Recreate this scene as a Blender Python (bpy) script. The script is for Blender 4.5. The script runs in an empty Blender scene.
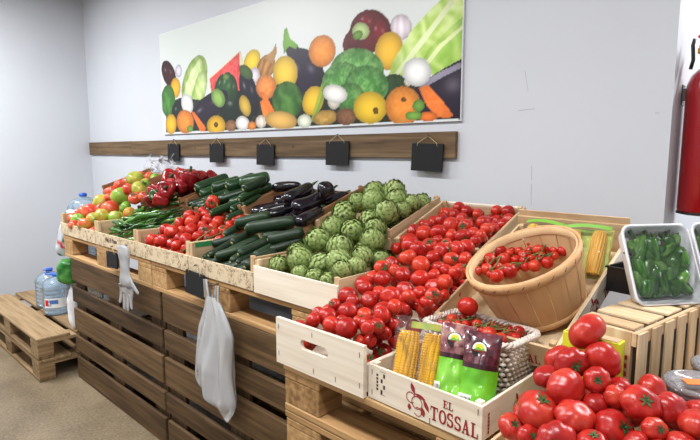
import bpy, bmesh, math, random
from mathutils import Vector, Matrix, Quaternion, Euler
R_ = random.Random(7)
S = bpy.context.scene
C = S.collection
PI = math.pi
rad = math.radians

# ------------------------------------------------------------------ materials
MATS = {}
def nt(name):
    m = bpy.data.materials.new(name); m.use_nodes = True
    n = m.node_tree; n.nodes.clear()
    out = n.nodes.new('ShaderNodeOutputMaterial')
    MATS[name] = m
    return m, n, out
def N(n, t, **kw):
    x = n.nodes.new(t)
    for k, v in kw.items():
        if k in x.inputs: x.inputs[k].default_value = v
        else: setattr(x, k, v)
    return x
def c4(c): return (c[0], c[1], c[2], 1)
def srgb(r, g, b):
    f = lambda v: v/12.92 if v <= .04045 else ((v+.055)/1.055)**2.4
    return (f(r/255), f(g/255), f(b/255))
def ramp(n, stops):
    r = n.nodes.new('ShaderNodeValToRGB')
    e = r.color_ramp.elements
    while len(e) < len(stops): e.new(.5)
    for k, (p, c) in enumerate(stops):
        e[k].position = p; e[k].color = c4(c)
    return r
def principled(n, out, **kw):
    p = n.nodes.new('ShaderNodeBsdfPrincipled')
    for k, v in kw.items(): p.inputs[k].default_value = v
    n.links.new(p.outputs[0], out.inputs[0])
    return p
def plain(name, col, rough=.6, spec=.5, metal=0, coat=0):
    m, n, out = nt(name)
    p = principled(n, out, **{'Base Color': c4(col), 'Roughness': rough, 'Specular IOR Level': spec, 'Metallic': metal, 'Coat Weight': coat})
    return m
def noisy(name, stops, scale=8, rough=.6, spec=.4, stretch=(1, 1, 1), detail=4, bump=0, rnd=.25, rr=.0, distort=0., coat=0):
    """object-space noise through a colour ramp, shifted for every object"""
    m, n, out = nt(name)
    p = principled(n, out, **{'Roughness': rough, 'Specular IOR Level': spec, 'Coat Weight': coat})
    tc = N(n, 'ShaderNodeTexCoord'); mp = N(n, 'ShaderNodeMapping')
    mp.inputs['Scale'].default_value = stretch
    oi = N(n, 'ShaderNodeObjectInfo')
    ml = N(n, 'ShaderNodeMath', operation='MULTIPLY'); ml.inputs[1].default_value = 37.
    n.links.new(oi.outputs['Random'], ml.inputs[0])
    no = N(n, 'ShaderNodeTexNoise', noise_dimensions='4D'); no.inputs['Scale'].default_value = scale
    no.inputs['Detail'].default_value = detail; no.inputs['Distortion'].default_value = distort
    n.links.new(tc.outputs['Object'], mp.inputs[0]); n.links.new(mp.outputs[0], no.inputs['Vector'])
    n.links.new(ml.outputs[0], no.inputs['W'])
    ad = N(n, 'ShaderNodeMath', operation='MULTIPLY_ADD')
    n.links.new(oi.outputs['Random'], ad.inputs[0]); ad.inputs[1].default_value = rnd
    sb = N(n, 'ShaderNodeMath', operation='SUBTRACT'); sb.inputs[1].default_value = rnd/2
    n.links.new(no.outputs['Fac'], sb.inputs[0]); n.links.new(sb.outputs[0], ad.inputs[2])
    r = ramp(n, stops); n.links.new(ad.outputs[0], r.inputs[0])
    n.links.new(r.outputs[0], p.inputs['Base Color'])
    if bump:
        b = N(n, 'ShaderNodeBump'); b.inputs['Strength'].default_value = bump; b.inputs['Distance'].default_value = .002
        n.links.new(no.outputs['Fac'], b.inputs['Height']); n.links.new(b.outputs[0], p.inputs['Normal'])
    return m
def wood(name, dark, mid, light, rough=.7, axis='x', scale=1.0, rnd=.3):
    st = {'x': (1.2, 22, 22), 'y': (22, 1.2, 22), 'z': (22, 22, 1.2)}[axis]
    return noisy(name, [(.25, dark), (.5, mid), (.75, light)], scale=2.2*scale, rough=rough, spec=.25, stretch=st, detail=6, bump=.25, rnd=rnd, distort=.25)

for ax in 'xyz':
    wood('dark_wood_'+ax, srgb(52, 38, 24), srgb(84, 63, 40), srgb(112, 87, 58), axis=ax)
    wood('pallet_wood_'+ax, srgb(128, 96, 60), srgb(178, 138, 92), srgb(202, 166, 118), axis=ax)
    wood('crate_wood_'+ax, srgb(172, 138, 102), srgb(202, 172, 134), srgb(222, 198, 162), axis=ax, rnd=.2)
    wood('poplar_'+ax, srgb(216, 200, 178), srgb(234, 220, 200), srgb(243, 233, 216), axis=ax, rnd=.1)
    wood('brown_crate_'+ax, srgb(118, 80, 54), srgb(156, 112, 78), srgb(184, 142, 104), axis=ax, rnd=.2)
    wood('rail_wood_'+ax, srgb(60, 46, 32), srgb(96, 76, 54), srgb(122, 100, 74), axis=ax, rnd=.35)
    wood('worn_pallet_'+ax, srgb(92, 72, 50), srgb(136, 110, 78), srgb(164, 138, 104), axis=ax)
noisy('tomato_red', [(.2, srgb(150, 18, 12)), (.5, srgb(182, 33, 22)), (.8, srgb(198, 62, 36))], scale=1.4, rough=.3, spec=.42, detail=2, rnd=.5)
noisy('beef_red', [(.2, srgb(146, 20, 18)), (.55, srgb(174, 32, 26)), (.85, srgb(190, 64, 42))], scale=1.2, rough=.3, spec=.5, detail=2, rnd=.4)
noisy('salad_tomato', [(.22, srgb(196, 64, 38)), (.45, srgb(206, 100, 56)), (.62, srgb(188, 150, 60)), (.8, srgb(140, 156, 52))], scale=1.0, rough=.25, spec=.5, detail=2, rnd=.35)
noisy('salad_green', [(.25, srgb(86, 138, 40)), (.5, srgb(120, 160, 52)), (.75, srgb(158, 168, 70))], scale=1.2, rough=.25, detail=2, rnd=.3)
noisy('salad_yellow', [(.25, srgb(128, 150, 48)), (.5, srgb(172, 168, 66)), (.75, srgb(206, 130, 62))], scale=1.1, rough=.25, detail=2, rnd=.2)
noisy('salad_red', [(.25, srgb(180, 48, 34)), (.5, srgb(204, 78, 50)), (.8, srgb(208, 116, 66))], scale=1.2, rough=.25, detail=2, rnd=.3)
noisy('calyx_green', [(.3, srgb(44, 60, 30)), (.7, srgb(78, 98, 50))], scale=6, rough=.7)
noisy('vine_green', [(.3, srgb(70, 84, 40)), (.7, srgb(128, 138, 76))], scale=9, rough=.7)
noisy('cucumber_skin', [(.25, srgb(18, 30, 20)), (.5, srgb(28, 47, 28)), (.72, srgb(44, 68, 38)), (.9, srgb(72, 98, 54))], scale=3.2, rough=.4, spec=.35, stretch=(4, 4, .6), detail=4, rnd=.2, bump=.3)
noisy('zucchini_skin', [(.25, srgb(14, 34, 18)), (.5, srgb(24, 52, 26)), (.72, srgb(42, 78, 40)), (.9, srgb(70, 108, 56))], scale=3.2, rough=.28, spec=.5, stretch=(5, 5, .6), detail=4, rnd=.25)
noisy('cut_end', [(.3, srgb(120, 132, 70)), (.7, srgb(172, 170, 110))], scale=8, rough=.8)
noisy('eggplant_skin', [(.3, srgb(12, 9, 15)), (.6, srgb(20, 13, 24)), (.85, srgb(34, 20, 34))], scale=1.5, rough=.14, spec=.6, detail=2)
noisy('chili_green', [(.25, srgb(28, 70, 22)), (.5, srgb(48, 102, 32)), (.8, srgb(104, 150, 60))], scale=2., rough=.22, spec=.5, stretch=(1, 1, .3), rnd=.5, detail=2)
noisy('padron_green', [(.25, srgb(38, 78, 32)), (.5, srgb(66, 112, 48)), (.8, srgb(112, 150, 74))], scale=2., rough=.25, spec=.5, rnd=.5, detail=2)
noisy('pepper_red', [(.25, srgb(100, 8, 18)), (.5, srgb(142, 15, 26)), (.8, srgb(182, 34, 36))], scale=1.5, rough=.16, spec=.55, rnd=.4, detail=2)
noisy('bean_floor', [(.3, srgb(90, 70, 50)), (.7, srgb(120, 96, 70))], scale=8)
noisy('basket_wood', [(.2, srgb(184, 138, 92)), (.5, srgb(206, 160, 112)), (.8, srgb(220, 178, 132))], scale=2.5, rough=.55, spec=.3, stretch=(9, 9, .6), detail=5, rnd=.1)
noisy('basket_inner', [(.2, srgb(188, 148, 106)), (.8, srgb(220, 186, 142))], scale=2.5, rough=.7, stretch=(9, 9, .6), detail=5)
noisy('wicker_white', [(.2, srgb(196, 180, 168)), (.6, srgb(222, 208, 198)), (.9, srgb(236, 226, 218))], scale=60, rough=.6, detail=3, rnd=0)
noisy('corn_yellow', [(.25, srgb(214, 150, 30)), (.5, srgb(234, 178, 44)), (.8, srgb(244, 204, 90))], scale=40, rough=.3, detail=2)
noisy('husk_corn', [(.25, srgb(206, 150, 40)), (.5, srgb(226, 176, 58)), (.8, srgb(238, 204, 100))], scale=30, rough=.4, detail=2)
noisy('card_kraft', [(.3, srgb(186, 152, 116)), (.7, srgb(208, 178, 142))], scale=14, rough=.8)
noisy('foam_white', [(.3, srgb(228, 228, 232)), (.7, srgb(240, 240, 244))], scale=50, rough=.55, rnd=0)
noisy('painted_wall', [(.3, srgb(197, 200, 206)), (.7, srgb(203, 206, 212))], scale=1.2, rough=.75, spec=.2, detail=6, rnd=0, bump=.03)
noisy('ceiling_paint', [(.3, srgb(222, 222, 222)), (.7, srgb(230, 230, 230))], scale=2, rough=.9, rnd=0)
plain('red_paint', srgb(150, 10, 20), .25, .5, coat=.4)
plain('bright_red', srgb(214, 20, 30), .3)
plain('blackboard', srgb(26, 26, 28), .75, .3)
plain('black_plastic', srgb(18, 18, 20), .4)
plain('black_rubber', srgb(22, 22, 24), .6)
plain('steel', srgb(150, 150, 150), .3, .5, 1)
plain('brass', srgb(180, 140, 60), .3, .5, 1)
plain('cord_twine', srgb(176, 158, 122), .9)
plain('blue_plastic', srgb(38, 92, 190), .35)
plain('cap_blue', srgb(30, 90, 196), .35)
plain('print_red', srgb(150, 36, 40), .7)
plain('print_dark', srgb(70, 44, 40), .7)
plain('print_orange', srgb(204, 84, 44), .6)
plain('label_white', srgb(232, 232, 230), .5)
plain('label_blue', srgb(70, 110, 180), .5)
plain('label_yellow', srgb(218, 214, 44), .5)
plain('ink_black', srgb(24, 22, 20), .6)
plain('label_green', srgb(120, 176, 60), .4)
plain('green_stripe', srgb(50, 140, 80), .6)
plain('orange_sticker', srgb(236, 120, 50), .5)
plain('staple_grey', srgb(90, 86, 84), .4, .5, .6)
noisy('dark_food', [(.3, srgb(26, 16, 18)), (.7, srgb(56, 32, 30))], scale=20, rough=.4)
noisy('pouch_green', [(.25, srgb(76, 152, 26)), (.5, srgb(104, 184, 40)), (.8, srgb(150, 214, 84))], scale=14, rough=.2, spec=.6, detail=3, coat=.5, bump=.4)
noisy('pouch_purple', [(.25, srgb(60, 26, 36)), (.48, srgb(104, 50, 60)), (.62, srgb(150, 100, 100)), (.8, srgb(176, 160, 130))], scale=45, rough=.2, spec=.6, detail=5, coat=.5)
noisy('pouch_band', [(.3, srgb(40, 22, 26)), (.7, srgb(70, 36, 42))], scale=20, rough=.25, coat=.5)
noisy('green_sack', [(.3, srgb(40, 110, 44)), (.6, srgb(88, 156, 70)), (.85, srgb(168, 196, 140))], scale=16, rough=.35, detail=4)
noisy('net_pack', [(.3, srgb(112, 150, 40)), (.5, srgb(160, 176, 66)), (.75, srgb(204, 186, 80))], scale=22, rough=.3, detail=3)

def floor_mat():
    m, n, out = nt('terrazzo_floor')
    p = principled(n, out, **{'Roughness': .45, 'Specular IOR Level': .35})
    tc = N(n, 'ShaderNodeTexCoord')
    a = N(n, 'ShaderNodeTexNoise'); a.inputs['Scale'].default_value = 70; a.inputs['Detail'].default_value = 5
    b = N(n, 'ShaderNodeTexNoise'); b.inputs['Scale'].default_value = 3; b.inputs['Detail'].default_value = 4
    mx = N(n, 'ShaderNodeMath', operation='MULTIPLY_ADD'); mx.inputs[1].default_value = .5
    for t in (a, b): n.links.new(tc.outputs['Object'], t.inputs['Vector'])
    n.links.new(b.outputs['Fac'], mx.inputs[0])
    h = N(n, 'ShaderNodeMath', operation='MULTIPLY'); h.inputs[1].default_value = .5
    n.links.new(a.outputs['Fac'], h.inputs[0]); n.links.new(h.outputs[0], mx.inputs[2])
    r = ramp(n, [(.36, srgb(98, 85, 66)), (.5, srgb(124, 109, 87)), (.66, srgb(146, 130, 106))])
    n.links.new(mx.outputs[0], r.inputs[0]); n.links.new(r.outputs[0], p.inputs['Base Color'])
floor_mat()
def print_strip_mat():
    """pale crate front printed with a close all-over pattern of small marks"""
    m, n, out = nt('printed_front')
    p = principled(n, out, **{'Roughness': .7, 'Specular IOR Level': .2})
    tc = N(n, 'ShaderNodeTexCoord')
    v = N(n, 'ShaderNodeTexVoronoi', feature='DISTANCE_TO_EDGE'); v.inputs['Scale'].default_value = 66
    w = N(n, 'ShaderNodeTexNoise'); w.inputs['Scale'].default_value = 26; w.inputs['Detail'].default_value = 3
    mxv = N(n, 'ShaderNodeMixRGB'); mxv.inputs[0].default_value = .06
    n.links.new(tc.outputs['Object'], mxv.inputs[1]); n.links.new(w.outputs['Color'], mxv.inputs[2])
    n.links.new(tc.outputs['Object'], w.inputs['Vector']); n.links.new(mxv.outputs[0], v.inputs['Vector'])
    r = ramp(n, [(.03, srgb(136, 114, 92)), (.10, srgb(212, 192, 160)), (1., srgb(222, 204, 174))])
    n.links.new(v.outputs['Distance'], r.inputs[0])
    r2 = ramp(n, [(.44, (0, 0, 0)), (.56, (1, 1, 1))]); n.links.new(w.outputs['Fac'], r2.inputs[0])
    mx = N(n, 'ShaderNodeMixRGB'); mx.inputs[1].default_value = c4(srgb(216, 196, 164))
    n.links.new(r2.outputs[0], mx.inputs[0]); n.links.new(r.outputs[0], mx.inputs[2])
    n.links.new(mx.outputs[0], p.inputs['Base Color'])
print_strip_mat()
def clear_mat(name, tint, opac, rough=.1, white=(.9, .9, .9), gloss=.25):
    """thin clear or milky plastic: see-through mixed with a glossy and a milky layer"""
    m, n, out = nt(name)
    t = N(n, 'ShaderNodeBsdfTransparent'); t.inputs[0].default_value = c4(tint)
    d = N(n, 'ShaderNodeBsdfPrincipled'); d.inputs['Base Color'].default_value = c4(white); d.inputs['Roughness'].default_value = rough
    g = N(n, 'ShaderNodeBsdfGlossy'); g.inputs['Roughness'].default_value = rough
    lw = N(n, 'ShaderNodeLayerWeight'); lw.inputs[0].default_value = gloss
    a = N(n, 'ShaderNodeMixShader'); a.inputs[0].default_value = opac
    b = N(n, 'ShaderNodeMixShader')
    n.links.new(t.outputs[0], a.inputs[1]); n.links.new(d.outputs[0], a.inputs[2])
    n.links.new(lw.outputs['Fresnel'], b.inputs[0]); n.links.new(a.outputs[0], b.inputs[1]); n.links.new(g.outputs[0], b.inputs[2])
    n.links.new(b.outputs[0], out.inputs[0])
clear_mat('jug_plastic', (.90, .95, .985), .34, .15, srgb(188, 212, 232))
clear_mat('clear_film', (.985, .985, .985), .015, .05, gloss=.2)
clear_mat('pack_film', (.985, .985, .98), .03, .08, gloss=.14)
clear_mat('glove_plastic', (.93, .94, .95), .42, .3, srgb(226, 228, 232), gloss=.3)
clear_mat('bag_plastic', (.94, .95, .96), .48, .24, srgb(236, 238, 242), gloss=.3)
clear_mat('lid_plastic', (.9, .9, .92), .35, .12, srgb(206, 200, 202))
def attr_mat(name, rough, spec, attr='Col'):
    m, n, out = nt(name)
    p = principled(n, out, **{'Roughness': rough, 'Specular IOR Level': spec})
    a = N(n, 'ShaderNodeAttribute', attribute_name=attr)
    n.links.new(a.outputs['Color'], p.inputs['Base Color'])
attr_mat('poster_print', .4, .3)
attr_mat('artichoke_leaf', .55, .3)
attr_mat('striped_bag', .35, .4)

# ------------------------------------------------------------------ helpers
def prop(o, label=None, cat=None, group=None, kind=None):
    if label: o['label'] = label
    if cat: o['category'] = cat
    if group: o['group'] = group
    if kind: o['kind'] = kind
    return o
def link(o, parent=None):
    C.objects.link(o)
    if parent: o.parent = parent
    return o
def empty(name, loc, rot=(0, 0, 0), label=None, cat=None, group=None):
    o = bpy.data.objects.new(name, None); o.empty_display_size = .05
    o.location = loc; o.rotation_euler = rot
    link(o); prop(o, label, cat, group)
    return o
class MB:
    """collects boxes, tubes and sheets and links them as one mesh object"""
    def __init__(s): s.v = []; s.f = []; s.mi = []; s.sm = []; s.col = []
    def add(s, vs, fs, mi=0, sm=True, col=None):
        b = len(s.v); s.v += [tuple(x) for x in vs]
        for f in fs: s.f.append(tuple(i+b for i in f)); s.mi.append(mi); s.sm.append(sm)
        s.col += ([col]*len(vs) if col is None or isinstance(col, tuple) else list(col))
        return s
    def box(s, x0, x1, y0, y1, z0, z1, mi=0, bv=0.):
        if bv <= 0:
            vs = [(x, y, z) for z in (z0, z1) for y in (y0, y1) for x in (x0, x1)]
            s.add(vs, [(0, 2, 3, 1), (4, 5, 7, 6), (0, 1, 5, 4), (2, 6, 7, 3), (0, 4, 6, 2), (1, 3, 7, 5)], mi, False)
        else:
            bm = bmesh.new(); bmesh.ops.create_cube(bm, size=1)
            bmesh.ops.scale(bm, vec=(x1-x0, y1-y0, z1-z0), verts=bm.verts)
            bmesh.ops.translate(bm, vec=((x0+x1)/2, (y0+y1)/2, (z0+z1)/2), verts=bm.verts)
            bmesh.ops.bevel(bm, geom=bm.edges[:], offset=bv, segments=1, affect='EDGES')
            bm.verts.index_update()
            s.add([v.co[:] for v in bm.verts], [[v.index for v in f.verts] for f in bm.faces], mi, False); bm.free()
        return s
    def tube(s, pts, rs, seg=8, mi=0, cap=True, closed=False, sq=None):
        pts = [Vector(p) for p in pts]; n = len(pts)
        if not isinstance(rs, (list, tuple)): rs = [rs]*n
        t = (pts[1]-pts[0]).normalized()
        u = t.orthogonal().normalized(); vs = []; fs = []
        for i, p in enumerate(pts):
            if closed: t2 = (pts[(i+1) % n]-pts[i-1])
            else: t2 = pts[min(i+1, n-1)]-pts[max(i-1, 0)]
            if t2.length < 1e-9: t2 = t
            t2.normalize()
            u = (u - t2*u.dot(t2))
            u = u.normalized() if u.length > 1e-6 else t2.orthogonal().normalized()
            w = t2.cross(u); t = t2
            for k in range(seg):
                a = 2*PI*k/seg
                vs.append(p + u*math.cos(a)*rs[i] + w*math.sin(a)*rs[i])
        m = n if closed else n-1
        for i in range(m):
            j = (i+1) % n
            for k in range(seg):
                l = (k+1) % seg
                fs.append((i*seg+k, i*seg+l, j*seg+l, j*seg+k))
        if cap and not closed:
            fs.append(tuple(reversed(range(seg)))); fs.append(tuple(range((n-1)*seg, n*seg)))
        return s.add(vs, fs, mi)
    def lathe(s, prof, seg=24, mi=0, c=(0, 0, 0), rf=None, capb=False, capt=False):
        vs = []; fs = []; n = len(prof)
        for i, (r, z) in enumerate(prof):
            for k in range(seg):
                a = 2*PI*k/seg; q = r*(rf(a, i/(n-1)) if rf else 1)
                vs.append((c[0]+q*math.cos(a), c[1]+q*math.sin(a), c[2]+z))
        for i in range(n-1):
            for k in range(seg):
                l = (k+1) % seg
                fs.append((i*seg+k, i*seg+l, (i+1)*seg+l, (i+1)*seg+k))
        if capb: fs.append(tuple(reversed(range(seg))))
        if capt: fs.append(tuple(range((n-1)*seg, n*seg)))
        return s.add(vs, fs, mi)
    def poly(s, pts, y0, y1, mi=0):
        """flat outline in x,z given thickness from y0 (front) to y1"""
        n = len(pts)
        vs = [(x, y0, z) for x, z in pts]+[(x, y1, z) for x, z in pts]
        fs = [tuple(range(n)), tuple(range(2*n-1, n-1, -1))]+[(i, i+n, (i+1) % n+n, (i+1) % n) for i in range(n)]
        return s.add(vs, fs, mi, False)
    def sheet(s, fn, nu, nv, mi=0, closed=False, col=None):
        vs = []; fs = []; cs = []
        for j in range(nv+1):
            for i in range(nu+(0 if closed else 1)):
                vs.append(fn(i/nu, j/nv))
                if col: cs.append(col(i/nu, j/nv))
        w = nu if closed else nu+1
        for j in range(nv):
            for i in range(nu):
                k = (i+1) % w if closed else i+1
                fs.append((j*w+i, j*w+k, (j+1)*w+k, (j+1)*w+i))
        return s.add(vs, fs, mi, True, cs if col else None)
    def mesh(s, name, mats, norm=False):
        me = bpy.data.meshes.new(name)
        me.from_pydata(s.v, [], s.f)
        for m in (mats if isinstance(mats, (list, tuple)) else [mats]): me.materials.append(MATS[m])
        me.polygons.foreach_set('material_index', s.mi); me.polygons.foreach_set('use_smooth', s.sm)
        if any(c is not None for c in s.col):
            a = me.color_attributes.new('Col', 'FLOAT_COLOR', 'POINT')
            for i, c in enumerate(s.col): a.data[i].color = c4(c if c else (1, 1, 1))
        me.validate(); me.update()
        if norm:
            bm = bmesh.new(); bm.from_mesh(me); bmesh.ops.recalc_face_normals(bm, faces=bm.faces); bm.to_mesh(me); bm.free()
        return me
    def obj(s, name, mats, parent=None, loc=(0, 0, 0), rot=(0, 0, 0), norm=False):
        o = bpy.data.objects.new(name, s.mesh(name, mats, norm)); o.location = loc; o.rotation_euler = rot
        return link(o, parent)
def place(name, mesh, loc, rot=None, scale=(1, 1, 1), parent=None):
    o = bpy.data.objects.new(name, mesh); o.location = loc
    if rot is not None:
        o.rotation_mode = 'QUATERNION'; o.rotation_quaternion = rot
    o.scale = scale
    return link(o, parent)
ORD = 'zeroth first second third fourth fifth sixth seventh eighth ninth tenth eleventh twelfth thirteenth fourteenth fifteenth sixteenth seventeenth eighteenth nineteenth twentieth'.split()
ORD += ['twenty-'+w for w in ORD[1:10]]
def where(i, n):
    if n == 1: return 'alone'
    if i == 0: return 'leftmost'
    if i == n-1: return 'rightmost'
    return ORD[i+1]+' from left'
def rowname(j, n): return 'bottom row' if j == 0 else ('top row' if j == n-1 else ORD[j+1]+' row up')
# produce positions in metres: rows from the front of each pile to its top, left to right
TOM = [
    [(-0.9302,0.9681,0.9258,0.0268),(-0.9401,1.0158,0.9208,0.0259),(-0.8685,0.9913,0.9219,0.0283)],
    [(-1.1053,0.9876,0.9203,0.0252),(-0.9864,1.0043,0.9422,0.0252),(-0.8805,1.0581,0.9306,0.0282)],
    [(-1.0644,0.9798,0.9519,0.0276),(-1.0776,1.0252,0.9315,0.0267),(-1.0283,1.0566,0.9304,0.027),(-0.9201,1.0121,0.9631,0.025),(-0.8751,1.0006,0.9837,0.0201),(-0.9269,1.0748,0.9491,0.0265),(-0.8629,1.0439,0.996,0.0211),(-0.9025,1.1404,0.9546,0.0258),(-0.8675,1.102,0.9604,0.0257)],
    [(-1.1286,0.9747,0.963,0.0281),(-1.0972,1.0,0.9846,0.021),(-1.0679,0.976,1.0032,0.021),(-1.0022,0.9831,0.9999,0.0281),(-1.0064,1.0289,0.9968,0.021),(-0.9459,0.987,1.0029,0.032),(-0.9507,1.0428,1.0064,0.021),(-0.8601,0.9751,1.0283,0.0201),(-0.9059,1.0277,1.0101,0.0292),(-0.8621,1.0131,1.0224,0.0221),(-0.9123,1.0744,1.0074,0.021),(-0.8707,1.0823,1.013,0.024),(-0.8771,1.124,1.0059,0.021),(-0.8702,1.1844,0.9727,0.026)],
    [(-1.1102,1.035,0.9987,0.021),(-1.0564,1.0238,0.9989,0.0309),(-1.1238,1.0947,0.9834,0.0283),(-1.0232,1.0726,1.0117,0.0312),(-1.0934,1.1847,0.9868,0.026),(-0.9658,1.082,1.0144,0.0241),(-0.874,1.0485,1.043,0.0239),(-0.9278,1.1227,1.0189,0.0339),(-0.9063,1.177,1.0109,0.0283),(-0.8619,1.1246,1.0426,0.021),(-0.9526,1.2535,0.9846,0.0258),(-0.838,1.1927,1.033,0.0238),(-0.874,1.2539,0.9937,0.027),(-0.8699,1.3127,1.0013,0.0288)],
    [(-1.084,1.0783,1.02,0.021),(-1.0416,1.1131,1.0325,0.021),(-1.0091,1.1499,1.0325,0.0308),(-0.9489,1.1781,1.052,0.034),(-0.8636,1.0873,1.0588,0.0221),(-0.8867,1.1736,1.0571,0.024),(-0.8784,1.2087,1.0342,0.021),(-0.8096,1.1592,1.0663,0.0196),(-0.8329,1.2652,1.0513,0.0219),(-0.8696,1.3821,1.0222,0.0258)],
    [(-1.0859,1.1376,1.0349,0.0325),(-1.0578,1.1843,1.0553,0.0247),(-1.0153,1.1996,1.046,0.0239),(-1.0688,1.3583,1.0181,0.0253),(-0.9434,1.2386,1.0585,0.0304),(-0.8613,1.1453,1.0768,0.0212),(-0.8877,1.2387,1.0618,0.0231),(-0.8157,1.2005,1.0742,0.0251),(-0.8707,1.2825,1.0743,0.0282),(-0.8089,1.2415,1.0704,0.0189),(-0.8129,1.3006,1.0638,0.0229),(-0.8165,1.3599,1.0671,0.0264)],
    [(-1.0957,1.225,1.0546,0.034),(-1.1078,1.2753,1.067,0.0222),(-1.045,1.2541,1.0731,0.0302),(-1.1042,1.3918,1.0394,0.0254),(-1.0054,1.3089,1.0853,0.0303),(-0.9545,1.3302,1.0728,0.0294),(-0.9232,1.2865,1.0892,0.0294),(-0.9158,1.3501,1.0926,0.021),(-0.8736,1.3363,1.0773,0.0286),(-0.8185,1.2655,1.1026,0.0245),(-0.8304,1.3253,1.0924,0.021),(-0.8487,1.3734,1.1003,0.0243)],
    [(-1.1002,1.3168,1.0912,0.0292),(-1.1023,1.3702,1.0981,0.0277),(-1.0523,1.3255,1.0891,0.0222),(-1.0105,1.4098,1.0959,0.0332),(-0.9754,1.3635,1.1147,0.031),(-0.9325,1.3946,1.1034,0.026),(-0.891,1.3783,1.106,0.021),(-0.8119,1.3045,1.1221,0.0219),(-0.861,1.4227,1.0997,0.0292)],
    [(-1.1076,1.4546,1.1055,0.0224),(-1.0714,1.4165,1.1159,0.034),(-0.9968,1.4598,1.1206,0.0272),(-1.0001,1.5167,1.1322,0.034),(-0.9245,1.4647,1.1196,0.0294),(-0.8744,1.4637,1.1321,0.0249),(-0.941,1.5926,1.1114,0.0261),(-0.9261,1.6384,1.1263,0.0235)],
    [(-1.2104,1.5361,1.1146,0.0263),(-1.2312,1.6145,1.1314,0.0237),(-1.1265,1.5058,1.1438,0.034),(-1.1642,1.5572,1.1443,0.0331),(-1.0683,1.4774,1.1368,0.034),(-1.0652,1.5382,1.1419,0.0304),(-1.0609,1.5842,1.1577,0.0211),(-1.0118,1.5644,1.153,0.0222),(-0.9369,1.5094,1.1503,0.0292),(-0.9294,1.5643,1.1515,0.0291),(-0.9213,1.6077,1.1692,0.021),(-0.9486,1.7035,1.149,0.0241)],
    [(-1.2048,1.6235,1.1734,0.0243),(-1.2326,1.6758,1.1703,0.0247),(-1.1468,1.6183,1.168,0.034),(-1.0855,1.6261,1.178,0.0319),(-1.0285,1.6248,1.1706,0.0269),(-0.9751,1.6143,1.1743,0.0305),(-0.9669,1.6699,1.1814,0.0266),(-0.9241,1.648,1.1823,0.0237),(-0.9266,1.6931,1.2012,0.0266),(-0.9246,1.7391,1.2002,0.021),(-0.9363,1.7641,1.1653,0.0244),(-0.9688,1.8364,1.1888,0.0262)],
    [(-1.232,1.7362,1.1794,0.0268),(-1.1709,1.67,1.1879,0.0218),(-1.2263,1.7993,1.1885,0.0269),(-1.1484,1.7342,1.2078,0.0292),(-1.0815,1.7025,1.1973,0.034),(-1.0726,1.7608,1.2161,0.0261),(-1.019,1.704,1.1992,0.0319),(-1.0972,1.8628,1.192,0.0236),(-1.0127,1.8024,1.198,0.0267),(-0.9719,1.7514,1.2111,0.0318),(-1.0291,1.9143,1.208,0.0232),(-0.9868,1.8788,1.2055,0.0264),(-0.9267,1.8121,1.2037,0.0253),(-0.9273,1.8604,1.2205,0.0235)],
    [(-1.2374,1.8964,1.2162,0.0267),(-1.1977,1.8555,1.2228,0.0261),(-1.1406,1.8174,1.2217,0.0265),(-1.1679,1.8937,1.2459,0.0266),(-1.1135,1.8653,1.2373,0.0246),(-1.1234,1.909,1.2257,0.0232),(-1.0492,1.8436,1.231,0.0231),(-1.0782,1.8965,1.2254,0.0253),(-1.0054,1.9102,1.2441,0.0242),(-0.9523,1.9032,1.2449,0.0269)],
]
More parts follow.
